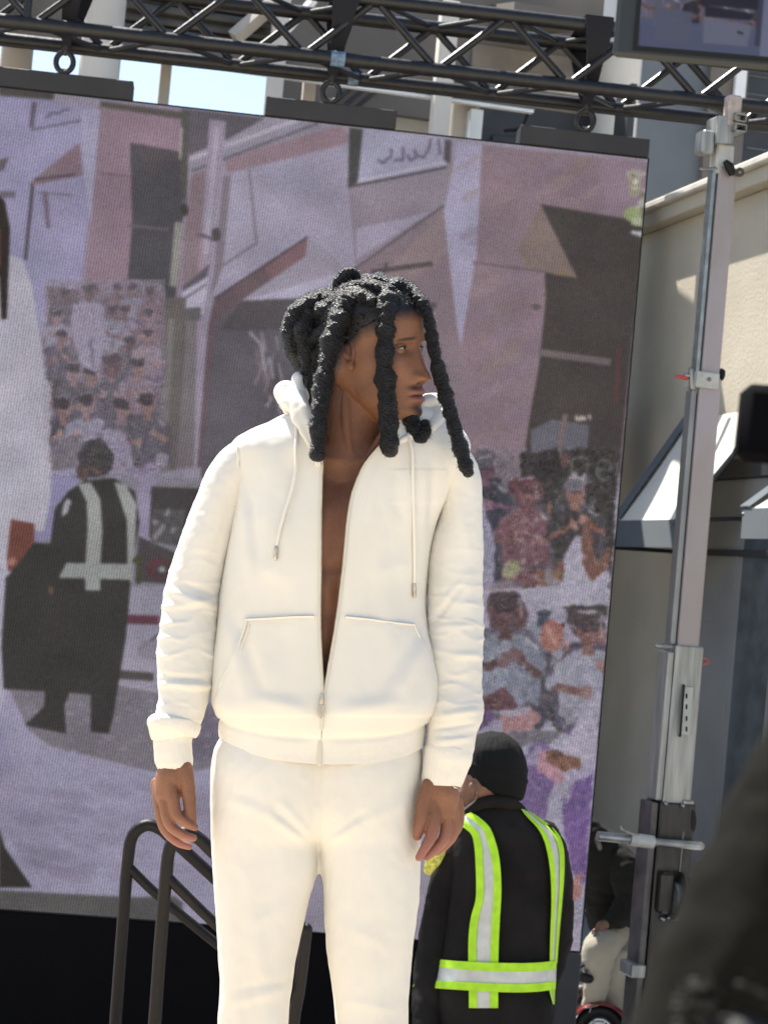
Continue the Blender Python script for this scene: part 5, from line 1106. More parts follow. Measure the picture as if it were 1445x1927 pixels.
d += .7 * fr_ * (ridge(585, 1590, 500, 1530, 9, 5) + ridge(590, 1578, 520, 1500, 8, 3.5) - ridge(588, 1585, 505, 1516, 6, 3) + ridge(610, 1590, 690, 1540, 9, 4.5) - ridge(612, 1580, 700, 1522, 7, 3) + ridge(420, 1500, 520, 1540, 12, 3.5) + ridge(780, 1500, 690, 1550, 12, 3) + ridge(560, 1700, 470, 1740, 14, 3) + ridge(640, 1740, 730, 1780, 14, 3) + ridge(545, 1860, 430, 1890, 10, 3.4) - ridge(548, 1845, 440, 1862, 7, 2.4) + ridge(640, 1880, 750, 1905, 10, 3.2) + ridge(430, 1640, 440, 1900, 12, 2.5) + ridge(760, 1600, 750, 1850, 12, 2.5) + ridge(470, 1620, 500, 1930, 16, 2.6) + ridge(690, 1620, 705, 1930, 16, 2.4))
d -= fr_ * (2.6 * np.exp(-((x - 604 - (y - 1440) * -.03) / 2.6) ** 2) * (y < 1590)); 
d += 1.0 * fbm(np.stack([x / 26, y / 34, z / 30], -1), 2)
d += .9 * fbm(np.stack([x / 18, y / 26, z / 18], -1), 2)
v = v + nm * d[:, None]; v = lap(v, ed, 1, .3)
build('sweatpants', W3(v, DM), f, m_white, body)

# ---- hoodie body: one sheet from zip edge round the back to zip edge
HR = np.array([ # y, xl, xr, zc, front, back, gapL, gapR
 (762, 566, 815, 22, 70, 62, 574, 770), (776, 545, 838, 20, 78, 72, 578, 762), (792, 508, 852, 18, 84, 80, 584, 754), (808, 470, 868, 16, 90, 86, 590, 744), (824, 442, 880, 14, 94, 90, 596, 732),
 (842, 432, 886, 12, 98, 92, 601, 714), (870, 436, 878, 10, 102, 94, 604, 691), (900, 443, 862, 8, 106, 96, 603, 676), (935, 443, 842, 6, 110, 98, 602, 664), (985, 434, 820, 4, 114, 100, 601, 656),
 (1050, 424, 806, 2, 115, 100, 601, 650), (1120, 415, 800, 2, 115, 100, 600, 642), (1180, 408, 806, 2, 117, 102, 600, 633), (1240, 400, 822, 2, 121, 106, 603, 622), (1290, 397, 830, 2, 125, 110, 606, 613),
 (1318, 400, 826, 2, 127, 112, 606.5, 609), (1340, 405, 818, 4, 124, 110, 605, 606.6), (1360, 411, 806, 6, 117, 108, 604, 605.4), (1378, 411, 803, 6, 114, 110, 603, 604.4), (1392, 412, 802, 6, 114, 112, 602.5, 604)], float)
NR, NS = 250, 220
hr = cr(HR, NR); yy_ = hr[:, 0]
E_ = 2.35
def phi_of(xg, xc, a):
    return np.arcsin(np.clip(spow(np.clip((xg - xc) / a, -1, 1), E_ / 2), -1, 1))
xc = (hr[:, 1] + hr[:, 2]) / 2; aw = (hr[:, 2] - hr[:, 1]) / 2
pL = phi_of(hr[:, 6], xc, aw); pR = phi_of(hr[:, 7], xc, aw)       # front angles of the two zip edges
t = np.linspace(0, 1, NS)[None]
ph = pR[:, None] + (2 * math.pi - (pR - pL))[:, None] * t           # right zip edge -> right side -> back -> left side -> left zip edge
cph, sph = np.cos(ph), np.sin(ph); k = 2 / E_
HGd = np.zeros((NR, NS, 3)); HGd[..., 0] = xc[:, None] + aw[:, None] * spow(sph, k)
HGd[..., 2] = hr[:, 3][:, None] - np.where(cph > 0, hr[:, 4][:, None], hr[:, 5][:, None]) * spow(cph, k)
tilt = np.interp(yy_, [760, 1100, 1300, 1392], [0, 0, 12, 26]); slope = np.interp(yy_, [900, 1300, 1392], [0, 0.0, .035])
HGd[..., 1] = yy_[:, None] + tilt[:, None] * spow(cph, 1.0) * 1.0 + np.where(cph > 0, (1 - t * 0) * 20 * (yy_[:, None] > 1300) * ((yy_[:, None] - 1300) / 92) * cph ** 2, 0) + slope[:, None] * (HGd[..., 0] - 605)
N_ = normals(HGd, closed=False); sg = np.sign((N_[..., 2] * (HGd[..., 2] - hr[:, 3][:, None])).mean()); N_ *= sg
x, y, z = HGd[..., 0], HGd[..., 1], HGd[..., 2]; fr_ = np.clip(cph * 3, 0, 1)
side = np.minimum(t, 1 - t) * np.ones_like(x); edgefree = np.clip(side / .02, 0, 1)
d = 6.0 * fbm(np.stack([x / 75, y / 190, z / 80], -1), 2) * np.clip(side / .05, .15, 1) * np.clip((1345 - y) / 80, .15, 1)
R2 = lambda *a_: fr_ * ridge(*a_)
d += R2(452, 880, 470, 1100, 14, 5) - R2(466, 900, 486, 1080, 10, 4) + R2(520, 830, 500, 1020, 16, 3.5) - R2(560, 860, 545, 1000, 12, 2.5) + R2(760, 860, 768, 1010, 12, 4) - R2(742, 850, 748, 980, 9, 3.0) + R2(800, 850, 790, 1000, 11, 4.5) - R2(818, 870, 806, 1020, 8, 3.5) + R2(705, 850, 690, 980, 12, 3)
d += R2(420, 1150, 470, 1330, 14, 5) - R2(436, 1140, 500, 1310, 10, 3) + R2(800, 1200, 740, 1320, 14, 5) - R2(780, 1190, 715, 1310, 12, 3) + R2(470, 1310, 580, 1335, 14, 4) + R2(760, 1318, 640, 1338, 14, 4) + R2(480, 1060, 560, 1100, 18, 2.5) + R2(690, 1080, 780, 1060, 18, 2.5)
# blouson fall over the rib, kangaroo pocket raised from the body
d += 3 * np.exp(-((yy_ - 1322) / 18) ** 2)[:, None] - 3.5 * np.exp(-((yy_ - 1357) / 5) ** 2)[:, None] + .9 * fbm(np.stack([x / 24, y / 30, z / 24], -1), 2) * np.clip(side / .05, .15, 1)
def inside_pocket(x, y):
    topy = np.where(x < 605, 1165 - (x - 462) * .035, 1160 + (x - 650) * .115)
    lx = np.interp(y, [1165, 1200, 1250, 1305, 1345], [462, 452, 432, 410, 404]); rx = np.interp(y, [1175, 1205, 1250, 1300, 1345], [780, 794, 812, 829, 829])
    s = lambda e: 1 / (1 + np.exp(-e / 1.2)); return s(y - topy) * s(x - lx) * s(rx - x) * s(1347 - y)
pk = inside_pocket(x, y); d += fr_ * 3.2 * pk
gl = np.exp(-((np.abs(y - np.where(x < 605, 1165 - (x - 462) * .035, 1160 + (x - 650) * .115) - 6)) / 1.6) ** 2) * (pk > .6); d -= fr_ * 1.3 * gl
# chest patch, tone on tone
pt = ((x > 738) & (x < 842) & (y > 884) & (y < 948)); d += fr_ * .9 * pt
HG2 = HGd + N_ * (d * edgefree)[..., None]
def sheet_solid(G, th, N_=None):
    n1, n2 = G.shape[:2]; N_ = normals(G, False) if N_ is None else N_; V = np.vstack([G.reshape(-1, 3), (G - N_ * th).reshape(-1, 3)]); fq = grid_faces(n1, n2, False); o_ = n1 * n2
    i = np.arange(n1 - 1); j = np.arange(n2 - 1)
    rim = [(a * n2, (a + 1) * n2, (a + 1) * n2 + o_, a * n2 + o_) for a in i] + [((a + 1) * n2 - 1, (a + 2) * n2 - 1, (a + 2) * n2 - 1 + o_, (a + 1) * n2 - 1 + o_) for a in i] + [(b_, b_ + 1, b_ + 1 + o_, b_ + o_) for b_ in j] + [((n1 - 1) * n2 + b_, (n1 - 1) * n2 + b_ + 1, (n1 - 1) * n2 + b_ + 1 + o_, (n1 - 1) * n2 + b_ + o_) for b_ in j]
    return V, [tuple(q) for q in fq] + [tuple(q[::-1] + o_) for q in fq] + rim
cut = int(np.argmin(np.abs(yy_ - 1352)))
hood = px_obj('hoodie', [sheet_solid(HG2[:cut + 1], 5, N_[:cut + 1])], m_white, body)
rb_ = HG2[cut - 1:].copy(); jj = np.arange(NS); rb_ += N_[cut - 1:] * (-1.0 + .22 * np.sin(jj * 2.0))[None, :, None] * edgefree[cut - 1:, :, None]
px_obj('waist_rib', [sheet_solid(rb_, 5, N_[cut - 1:])], m_whitetrim, hood)

# sleeves
def sleeve(path, r, side, seams):
    G = tube_grid(path, r, 72, 240, np.array(r) * .98, rnd=False); N_ = normals(G); ctr = G.mean(1, keepdims=True); N_ *= np.sign(((G - ctr) * N_).sum(-1).mean())
    x, y, z = G[..., 0], G[..., 1], G[..., 2]
    env = np.interp(y, [900, 1040, 1110, 1160, 1290, 1335, 1420], [0.1, .35, .8, 1, .95, .5, .35])
    fx = (x - ctr[..., 0]) / 50
    wob = 6 * noise(np.stack([x / 60, y / 60, z / 60], -1)) + (3.5 * fx * side)
    s = (y + wob * 2.0 + 9 * noise(np.stack([x / 70 + 3, y / 40, z / 70], -1))) / 10.5
    rid = 1 - np.abs(np.sin(s * 1.02 + 2.6 * noise(np.stack([x / 55, y / 30, z / 55], -1)))) ** .9
    d = env * 2.5 * (rid ** 1.5 - .3) * (.35 + 1.3 * (noise(np.stack([x / 36 + 9, y / 26, z / 36], -1)) + .35).clip(0, 1))
    d += 5 * fbm(np.stack([x / 80, y / 120, z / 70 + 4], -1), 2) + .9 * fbm(np.stack([x / 22, y / 13, z / 22 + 4], -1), 2)
    for q in seams: d += ridge_xy(x, y, *q) * (N_[..., 2] < .3)
    return G + N_ * d[..., None]
def ridge_xy(x, y, x0, y0, x1, y1, w, a):
    dx, dy = x1 - x0, y1 - y0; L_ = math.hypot(dx, dy); t = ((x - x0) * dx + (y - y0) * dy) / L_ ** 2; s = ((x - x0) * dy - (y - y0) * dx) / L_
    return a * np.exp(-(s / w) ** 2) * np.exp(-((t - .5) / .45) ** 4)
GL = sleeve([(500, 868, 8), (462, 872, 8), (432, 905, 8), (408, 960, 8), (384, 1030, 10), (366, 1100, 10), (357, 1160, 4), (351, 1220, -4), (347, 1280, -12), (342, 1320, -18), (334, 1352, -22), (329, 1376, -25)], [38, 45, 48, 47, 50, 52, 54, 56, 52, 47, 45, 40], 1,
    [(315, 1110, 420, 1150, 9, 5), (315, 1140, 400, 1130, 8, 3.5), (296, 1285, 400, 1292, 6, 5), (300, 1270, 390, 1278, 5, -4), (420, 900, 370, 1040, 12, 4), (440, 930, 400, 1060, 10, -3), (330, 1090, 410, 1120, 7, -3)])
px_obj('sleeve', [close_grid(GL)], m_white, hood)
GR = sleeve([(812, 862, 8), (846, 872, 8), (864, 905, 8), (868, 965, 8), (859, 1030, 10), (856, 1100, 10), (856, 1160, 4), (857, 1220, -4), (858, 1290, -12), (857, 1340, -18), (851, 1375, -22), (848, 1400, -25), (843, 1424, -27)], [38, 43, 42, 41, 50, 53, 53, 51, 47, 51, 46, 45, 45], -1,
    [(880, 1090, 815, 1170, 6, -6), (888, 1080, 830, 1150, 11, 5), (850, 1235, 905, 1230, 7, 4), (820, 1350, 905, 1335, 8, 5), (815, 1372, 895, 1362, 5, -4), (812, 1400, 892, 1388, 7, 3.5), (850, 900, 880, 1040, 12, 4), (822, 1180, 900, 1176, 6, 3.5)])
px_obj('sleeve', [close_grid(GR)], m_white, hood)
# cuffs: turned-back roll then ribbed band
def rib_tube(path, r, amp=.22, n=110, steps=60, r2=None):
    G = tube_grid(path, r, n, steps, r2, rnd=False); ctr = G.mean(1, keepdims=True); N_ = G - ctr; N_ /= np.linalg.norm(N_, axis=-1)[..., None]
    return G + N_ * (amp * np.sin(np.arange(n) * 2 * math.pi / 3.6)[None, :, None] + 2.0 * fbm(G / 28, 2)[..., None])
def cuff(path, r, roll):
    a = [close_grid(rib_tube(path, r))]
    if roll: a.append(close_grid(rib_tube(roll[0], roll[1], .4)))
    return px_obj('cuff', a, m_whitetrim, hood)
cuff([(327, 1376, -25), (325, 1400, -27), (328, 1432, -29), (328.3, 1438, -29), (328.5, 1438.5, -29)], [38, 36, 35.5, 34, 28], ([(329, 1350, -22), (328, 1358, -23), (327, 1370, -25), (325, 1384, -26), (325, 1388, -26)], [42, 49, 49.5, 43, 36]))
cuff([(846, 1408, -26), (842, 1424, -27), (836, 1448, -28), (830, 1472, -30), (829.7, 1474, -30)], [44, 46, 42.5, 38, 33], None)
# hood: collapsed round the back of the neck
def drape(path, r, r2, seed, amp=4, ns=56, steps=150):
    G = tube_grid(path, r, ns, steps, r2); ctr = G.mean(1, keepdims=True); N_ = normals(G); N_ *= np.sign(((G - ctr) * N_).sum(-1).mean())
    th = np.arange(ns)[None] / ns * 2 * math.pi; i = np.arange(G.shape[0])[:, None] / G.shape[0]
    d = amp * np.sin(th * 3 + i * 7 + seed) * .55 + amp * 1.6 * fbm(G / 34 + seed, 2)
    return close_grid(G + N_ * d[..., None])
px_obj('hood', [drape([(600, 872, -98), (590, 834, -92), (574, 795, -74), (560, 762, -44), (556, 752, 0), (580, 765, 60), (640, 782, 100), (730, 785, 104), (800, 782, 70), (822, 786, 20), (806, 806, -30), (774, 822, -60), (746, 836, -76), (724, 846, -80)], [4, 10, 17, 22, 30, 38, 42, 42, 36, 27, 22, 16, 11, 4], [3, 7, 14, 24, 32, 36, 40, 40, 36, 30, 24, 16, 8, 3], 1.0),
    drape([(590, 850, -90), (572, 800, -60), (562, 750, -34), (560, 714, -16), (566, 706, 0)], [5, 12, 15, 11, 4], [4, 8, 9, 8, 4], 2.2, 2), drape([(545, 770, -10), (538, 748, 0), (536, 736, 10), (548, 730, 30)], [14, 17, 16, 12], [16, 20, 20, 14], 3.1, 3),
    drape([(792, 765, -10), (815, 758, 10), (838, 775, 16), (846, 800, 10)], [14, 18, 18, 12], [16, 20, 20, 14], 4.4, 3)], m_white, hood)


# finger nails that show
m_nail = mat('finger_nail', (0.42, 0.24, 0.18), 0.3, var=.1, spec=.5)
for nx, ny, nz_, ang in ((367, 1553, -60, .3), (362, 1549, -62, .5), (789, 1607, -68, -.5), (783, 1566, -66, -.2)):
    c_, s_ = math.cos(ang), math.sin(ang); u_ = np.array([c_, s_, 0]); w_ = np.array([-s_, c_, .35])
    G = np.array([[np.array([nx, ny, nz_]) + u_ * 5.2 * a * math.sqrt(max(0, 1 - (b * .75) ** 2)) + w_ * 4 * b + np.array([0, 0, 1.6 * b * b]) for b in np.linspace(-1, 1, 7)] for a in np.linspace(-1, 1, 7)])
    px_obj('finger_nail', [sheet_solid(G, 1.0)], m_nail, body)

# zip, pull, drawstrings, pocket stitching
def surf(x, y):
    """front of the hoodie under a pixel"""
    r_ = [np.interp(y, hr[:, 0], hr[:, c]) for c in range(6)]; xc_, a_ = (r_[1] + r_[2]) / 2, (r_[2] - r_[1]) / 2
    tt = np.clip(abs((x - xc_) / a_), 0, .99); return r_[3] - r_[4] * (1 - tt ** E_) ** (1 / E_)
def onb(pts, off=4): return [(x_, y_, surf(x_, y_) - off) for x_, y_ in pts]
for col_, sgn_ in ((NS - 1, -1), (0, 1)):
    e = HG2[::4, col_][:cut // 4]
    px_obj('zip_tape', [tube(e + np.array([sgn_ * -1.2, 0, -1.5]), 2.6, 8, 160, 1.6)], m_ztape, hood)
    tth = MB()
    yv = np.arange(868, 1320, 4.2); ex = np.interp(yv, HG2[:, col_, 1], HG2[:, col_, 0]); ez_ = np.interp(yv, HG2[:, col_, 1], HG2[:, col_, 2])
    for a_, b_, c_ in zip(ex, yv, ez_):
        vv, ff = box8((a_ + sgn_ * -3.2, b_, c_ - 1.6), (1.7, 0, 0), (0, 1.15, 0), (0, 0, 1.3)); tth.add(W3(np.array(vv), DM), ff)
    zt = tth.build('zip_teeth', m_zip, hood, smooth=False); zt['kind'] = 'stuff'
px_obj('zip_placket', [tube(onb([(605.5, 1326), (604.5, 1350), (603.5, 1380), (602.5, 1400), (601.5, 1426), (601, 1437)], 1.5), [4.6, 5, 5, 5, 5, 4.5], 10, 40, 2.2)], m_ztape, hood)
px_obj('zip_slider', [tube(onb([(606.5, 1306), (605.5, 1318), (605, 1326)], 6), [1.6, 4.4, 3.2], 12, 14, 3), tube([(x_, y_, surf(605, 1330) - 9) for x_, y_ in ((600.5, 1329), (599, 1346), (603, 1351), (608, 1347), (608.5, 1331), (604, 1326), (600.5, 1329))], 1.5, 8, 40)], m_zip, hood)
px_obj('drawstring', [tube(onb([(565, 752), (559, 790), (557, 840), (556, 885), (548, 925), (536, 962), (526, 1000), (520, 1028)], 6), [3.2] * 8, 8, 90)], m_whitetrim, hood)
px_obj('drawstring', [tube(onb([(770, 826), (776, 850), (777, 900), (779, 980), (780, 1050), (780, 1098)], 6), [3.2] * 6, 8, 90)], m_whitetrim, hood)
px_obj('drawstring_tip', [tube(onb([(520, 1029), (518, 1052)], 6.5), 3.4, 10, 4)], m_zip, hood); px_obj('drawstring_tip', [tube(onb([(780, 1099), (780, 1122)], 6.5), 3.4, 10, 4)], m_zip, hood)
def seam(pts, r=1.5, off=3.6, name='seam'): px_obj(name, [tube(onb(pts, off), r, 6, 60)], m_whitetrim, hood)
seam([(462, 1166), (500, 1164), (550, 1161), (590, 1160)], 2.2); seam([(652, 1161), (700, 1166), (745, 1172), (780, 1176)], 2.2)
seam([(442, 828), (447, 850), (449, 880), (447, 910), (441, 950)], 1.3, 5.5); seam([(878, 866), (866, 890), (852, 920), (842, 950)], 1.3, 6)
seam([(464, 1170), (456, 1195), (438, 1240), (418, 1280), (411, 1306)], 1.8); seam([(470, 1176), (462, 1200), (446, 1242), (426, 1284), (416, 1308)], 1.1); seam([(780, 1178), (794, 1208), (812, 1252), (826, 1294)], 1.8)

# ================================================================== GUARD WITH HIGH-VISIBILITY VEST
DG = 6.2
gd = thing('person', 'security guard seen from behind in black beanie, black jacket and lime and silver safety vest', 'person', P(930, 2450, DG))
def gobj(name, parts_, m, parent, auto=60): return px_obj(name, parts_, m, parent, DG, auto)
GT = Loft([(1508, 888, 972, 6, 40, 44), (1524, 872, 990, 6, 50, 52), (1540, 858, 1012, 6, 58, 60), (1560, 848, 1036, 6, 66, 66), (1590, 846, 1056, 6, 74, 74), (1640, 846, 1064, 4, 80, 78), (1700, 842, 1060, 2, 82, 80), (1760, 836, 1052, 2, 84, 82), (1830, 822, 1047, 2, 88, 86), (1870, 812, 1046, 2, 90, 88), (1930, 818, 1046, 2, 92, 90), (2010, 826, 1048, 2, 94, 92), (2060, 832, 1040, 2, 90, 88)], 150, 2.4)
prt = [tube([(916, 1535, 4), (912, 1500, 4), (914, 1470, 6)], [34, 34, 36], 20)]
# head: an egg turned to the left, with ear and jaw
hg = []
for y_, x0, x1, zf in ((1384, 915, 945, 20), (1400, 888, 968, 46), (1425, 874, 980, 62), (1455, 868, 982, 66), (1480, 866, 976, 62), (1500, 867, 958, 52), (1518, 872, 936, 36), (1527, 884, 918, 16)): hg.append((y_, x0, x1, 4, zf, zf))
HGd_ = Loft(hg, 40, 2.1); prt.append(close_grid(HGd_.grid(36)))
prt.append(tube([(895, 1472, -52), (888, 1482, -56), (890, 1494, -53)], [7, 9, 6], 10, None, [6, 7, 5])); prt.append(tube([(868, 1492, -6), (861, 1500, -4)], [7, 5], 10))
prt.append(close_grid(Loft([(r_[0], r_[1] + 14, r_[2] - 14, r_[3], r_[4] - 14, r_[5] - 14) for r_ in GT.rows[2:]], 60, 2.3).grid(40)))
for pth, rr in (([(868, 1590, 4), (846, 1660, 8), (826, 1760, 6), (812, 1850, -14), (806, 1930, -40), (812, 1990, -56)], [30, 29, 26, 24, 20, 16]), ([(1030, 1590, 4), (1046, 1670, 20), (1046, 1760, 40), (1028, 1840, 70), (1000, 1880, 100)], [28, 26, 23, 20, 16])): prt.append(tube(pth, rr, 16, 40))
for hx_, hy_, hz_, s_ in ((812, 1992, -56, 1), (994, 1884, 106, -1)):
    prt.append(tube([(hx_, hy_, hz_), (hx_ + 2 * s_, hy_ + 26, hz_ - 4)], [16, 15], 12, None, [10, 9]))
    for q_ in range(4): prt.append(tube([(hx_ - 9 + q_ * 6.4, hy_ + 30, hz_ - 6), (hx_ - 9 + q_ * 6.6, hy_ + 50, hz_ - 12), (hx_ - 6 + q_ * 6.0, hy_ + 64 - abs(q_ - 1.4) * 4, hz_ - 6)], [4.8, 4.2, 3.2], 8))
    prt.append(tube([(hx_ + 14 * s_, hy_ + 8, hz_ - 8), (hx_ + 20 * s_, hy_ + 30, hz_ - 14)], [5.5, 4], 8))
for lx_ in (880, 990): prt += [tube([(lx_, 2050, 4), (lx_ - 2, 2200, -4), (lx_, 2420, 10)], [50, 40, 26], 16), tube([(lx_, 2440, 20), (lx_, 2446, 80)], [24, 22], 12, None, [18, 12])]
n0 = 0; VV = []; FF = []
for v, f in prt: VV.append(v); FF += [tuple(i + n0 for i in q) for q in f]; n0 += len(v)
v, f, ed = remesh(np.vstack(VV), FF, 3.6, 2)
m_skin2 = mat('tan_skin', (0.20, 0.10, 0.062), 0.5, var=.2, vscale=20, spec=.4)
build('body', W3(v, DG), f, m_skin2, gd)
# beanie
BN = Loft([(1377, 920, 946, 0, 16, 16), (1384, 902, 962, 2, 36, 36), (1396, 886, 976, 4, 54, 54), (1415, 873, 986, 4, 68, 68), (1440, 867, 992, 4, 74, 74), (1462, 871, 991, 4, 74, 74), (1482, 884, 990, 4, 70, 70), (1496, 908, 985, 6, 56, 60), (1502, 926, 980, 8, 40, 46)], 70, 2.15)
g = BN.grid(90); g[..., 1] += (g[..., 0] - 930) * .10; nn = normals(g); nn *= np.sign((nn[..., 2] * g[..., 2]).mean()); g = g + nn * (1.6 * fbm(g / 26, 2) + .5 * np.sin(np.arange(90) * 2 * math.pi / 3)[None] + 2.2 * np.exp(-((g[..., 1] - 1452 - (g[..., 0] - 930) * .3) / 4) ** 2))[..., None]
gobj('beanie', [close_grid(g)], m_beanie, gd)
# jacket
g = GT.grid(110); nn = normals(g); nn *= np.sign((nn[..., 2] * g[..., 2]).mean()); g = g + nn * (5.0 * fbm(np.stack([g[..., 0] / 34, g[..., 1] / 50, g[..., 2] / 34], -1), 3))[..., None]
jk = gobj('jacket', [close_grid(g)], m_blackcloth, gd)
for pth, rr in (([(880, 1580, 4), (858, 1618, 6), (838, 1690, 8), (822, 1770, 4), (808, 1850, -14), (802, 1930, -40), (808, 1975, -54)], [36, 38, 37, 35, 32, 27, 22]), ([(1022, 1574, 4), (1042, 1620, 10), (1052, 1690, 22), (1048, 1770, 42), (1028, 1840, 70), (1004, 1872, 96)], [32, 30, 27, 28, 25, 20])):
    g2 = tube_grid(pth, rr, 48, 110); nn = normals(g2); c_ = g2.mean(1, keepdims=True); nn *= np.sign(((g2 - c_) * nn).sum(-1).mean()); g2 = g2 + nn * (4.5 * fbm(np.stack([g2[..., 0] / 30, g2[..., 1] / 24, g2[..., 2] / 30], -1), 2))[..., None]
    gobj('sleeve', [close_grid(g2)], m_blackcloth, jk)
gobj('collar', [tube([(880, 1528, -36), (900, 1514, -46), (930, 1508, -50), (960, 1512, -42), (978, 1524, -20), (980, 1530, 10)], [9, 11, 12, 12, 11, 8], 16, 40, [7, 8, 8, 8, 8, 6])], m_blackcloth, jk)
gobj('trousers', [close_grid(Loft([(1930, 826, 1038, 2, 84, 84), (2060, 824, 1042, 2, 90, 92), (2140, 826, 1040, 2, 88, 90)], 20, 2.4).grid(40)), tube([(880, 2120, 4), (878, 2260, -4), (880, 2420, 10)], [56, 46, 36], 20), tube([(988, 2120, 4), (990, 2260, -4), (990, 2420, 10)], [54, 46, 36], 20)], m_blackcloth, gd)
for lx_ in (880, 990): gobj('boot', [tube([(lx_, 2420, 6), (lx_, 2448, 14), (lx_, 2456, 80)], [30, 30, 24], 14, None, [26, 22, 14])], m_black, gd)
# the vest: straps lying on the back
def gz(x, y): return GT.front(x, np.clip(y, 1512, 2050))
def band(name, left, right, m, off, th=3.0, nu=8, nv=60, par=None):
    a, b = cr(left, nv), cr(right, nv); u = np.linspace(0, 1, nu)[None, :, None]; Q = a[:, None] * (1 - u) + b[:, None] * u
    z = np.vectorize(gz)(Q[..., 0], Q[..., 1]) - off - 2.4 * fbm(np.stack([Q[..., 0] / 30, Q[..., 1] / 40, 0 * Q[..., 0]], -1), 2)
    G = np.dstack([Q[..., 0], Q[..., 1], z]); V, Fl = sheet_solid(G, -th, np.zeros_like(G) + np.array([0, 0, -1.0]))
    return gobj(name, [(V, Fl)], m, par or vest)
vest = jk
def strap(left, right, w, off=7, name='vest_strap'):
    l, r_ = np.array(left, float), np.array(right, float); n_ = max(len(l), len(r_), 12); l, r_ = cr(l, n_), cr(r_, n_); d_ = r_ - l; L_ = np.linalg.norm(d_, axis=1)[:, None]; f_ = np.minimum(w / L_, .36)
    c = band('reflective_tape', l + d_ * f_ * .8, r_ - d_ * f_ * .8, m_silver, off)
    band('lime_border', l, l + d_ * f_, m_lime, off + 2.5); band('lime_border', r_ - d_ * f_, r_, m_lime, off + 2.5); return c
strap([(862, 1538), (858, 1548), (884, 1566), (893, 1600), (895, 1650), (895, 1690), (884, 1735), (881, 1780), (881, 1832)], [(886, 1528), (893, 1533), (918, 1552), (934, 1590), (941, 1630), (943, 1680), (940, 1735), (938, 1780), (937, 1832)], 15)
strap([(980, 1522), (990, 1536), (1012, 1560), (1026, 1590), (1035, 1640), (1037, 1700), (1035, 1760), (1034, 1812)], [(994, 1526), (1016, 1540), (1042, 1560), (1058, 1586), (1062, 1630), (1058, 1690), (1052, 1760), (1048, 1812)], 10)
strap([(812, 1804), (870, 1809), (940, 1812), (1000, 1812), (1047, 1808)][::-1], [(776, 1856), (850, 1862), (940, 1867), (1000, 1867), (1045, 1862)][::-1], 16, 12)
strap([(882, 1860), (882, 1897)], [(937, 1862), (937, 1897)], 15, 6)
strap([(1033, 1864), (1040, 1890)], [(1044, 1862), (1043, 1890)], 4, 7)
gobj('arm_band', [tube([(826, 1602, -34), (815, 1618, -36), (806, 1638, -34)], [13, 15, 9], 14, None, [5, 5, 4])], mat('yellow_arm_band', (.75, .68, .12), .6, var=.4, vscale=90), jk)
gobj('ear_wire', [tube([(894, 1484, -60), (897, 1496, -60), (892, 1508, -56), (876, 1521, -50), (866, 1530, -44)], [.9, .8, 1.6, 1.5, .8], 8, 40)], mat('clear_coil_wire', (.22, .19, .18), .3, var=.2), gd)

# ================================================================== STOOPING PERSON BEHIND THE SCREEN
DS = 9.8
sp = thing('person', 'stooping seated person in dark jacket and cream trousers, cut off by the video wall edge', 'person', P(1130, 1960, DS))
def sobj(name, parts_, m, parent, auto=60): return px_obj(name, parts_, m, parent, DS, auto)
m_skin3 = mat('brown_skin_b', (0.18, 0.085, 0.05), 0.5, var=.25, vscale=40)
m_khaki = cloth_mat('cream_trouser_cloth', (0.33, 0.30, 0.235), kb=.3)
prt = [tube([(1150, 1760, 30), (1152, 1690, 30), (1128, 1620, 0), (1100, 1585, -20)], [36, 38, 32, 24], 20, 30), tube([(1086, 1560, -40), (1074, 1548, -50)], [26, 24], 16), tube([(1150, 1625, -20), (1178, 1690, -40), (1156, 1726, -66), (1130, 1746, -80)], [14, 13, 11, 9], 12, 30)]
prt += [tube([(1132, 1742, -80), (1124, 1756, -84)], [11, 10], 10, None, [7, 7])] + [tube([(1116 + q_ * 5.5, 1750 + q_, -86), (1113 + q_ * 5.6, 1762 + q_, -90), (1116 + q_ * 5, 1770 - abs(q_ - 1.5) * 2, -84)], [3.2, 2.8, 2.2], 8) for q_ in range(4)] + [tube([(1136, 1748, -84), (1134, 1762, -88)], [3.6, 2.6], 8)]
prt += [tube([(1160, 1760, 10), (1130, 1772, -60), (1124, 1790, -90)], [26, 24, 20], 14), tube([(1124, 1790, -88), (1116, 1850, -60), (1106, 1935, -50)], [20, 17, 12], 14), tube([(1170, 1762, 20), (1176, 1790, -20), (1160, 1812, -40), (1146, 1930, -20)], [24, 20, 18, 12], 14)]
n0 = 0; VV = []; FF = []
for v, f in prt: VV.append(v); FF += [tuple(i + n0 for i in q) for q in f]; n0 += len(v)
v, f, ed = remesh(np.vstack(VV), FF, 2.6, 1); build('body', W3(v, DS), f, m_skin3, sp)
def crumple(path, r, ns=44, st=90, amp=4, sc_=(24, 18, 24), r2=None):
    g = tube_grid(path, r, ns, st, r2); nn = normals(g); c_ = g.mean(1, keepdims=True); nn *= np.sign(((g - c_) * nn).sum(-1).mean()); return close_grid(g + nn * (amp * fbm(g / np.array(sc_), 3))[..., None])
m_olive = cloth_mat('dark_olive_jacket_cloth', (0.014, 0.0135, 0.0105), var=.3, sheen=.02)
j2 = sobj('jacket', [crumple([(1160, 1758, 30), (1158, 1690, 30), (1140, 1626, 4), (1104, 1580, -20), (1080, 1565, -36)], [50, 62, 56, 40, 30], amp=7), crumple([(1150, 1600, -16), (1176, 1640, -36), (1186, 1690, -48), (1164, 1724, -60), (1146, 1734, -70)], [26, 34, 30, 24, 15], amp=4)], m_olive, sp)
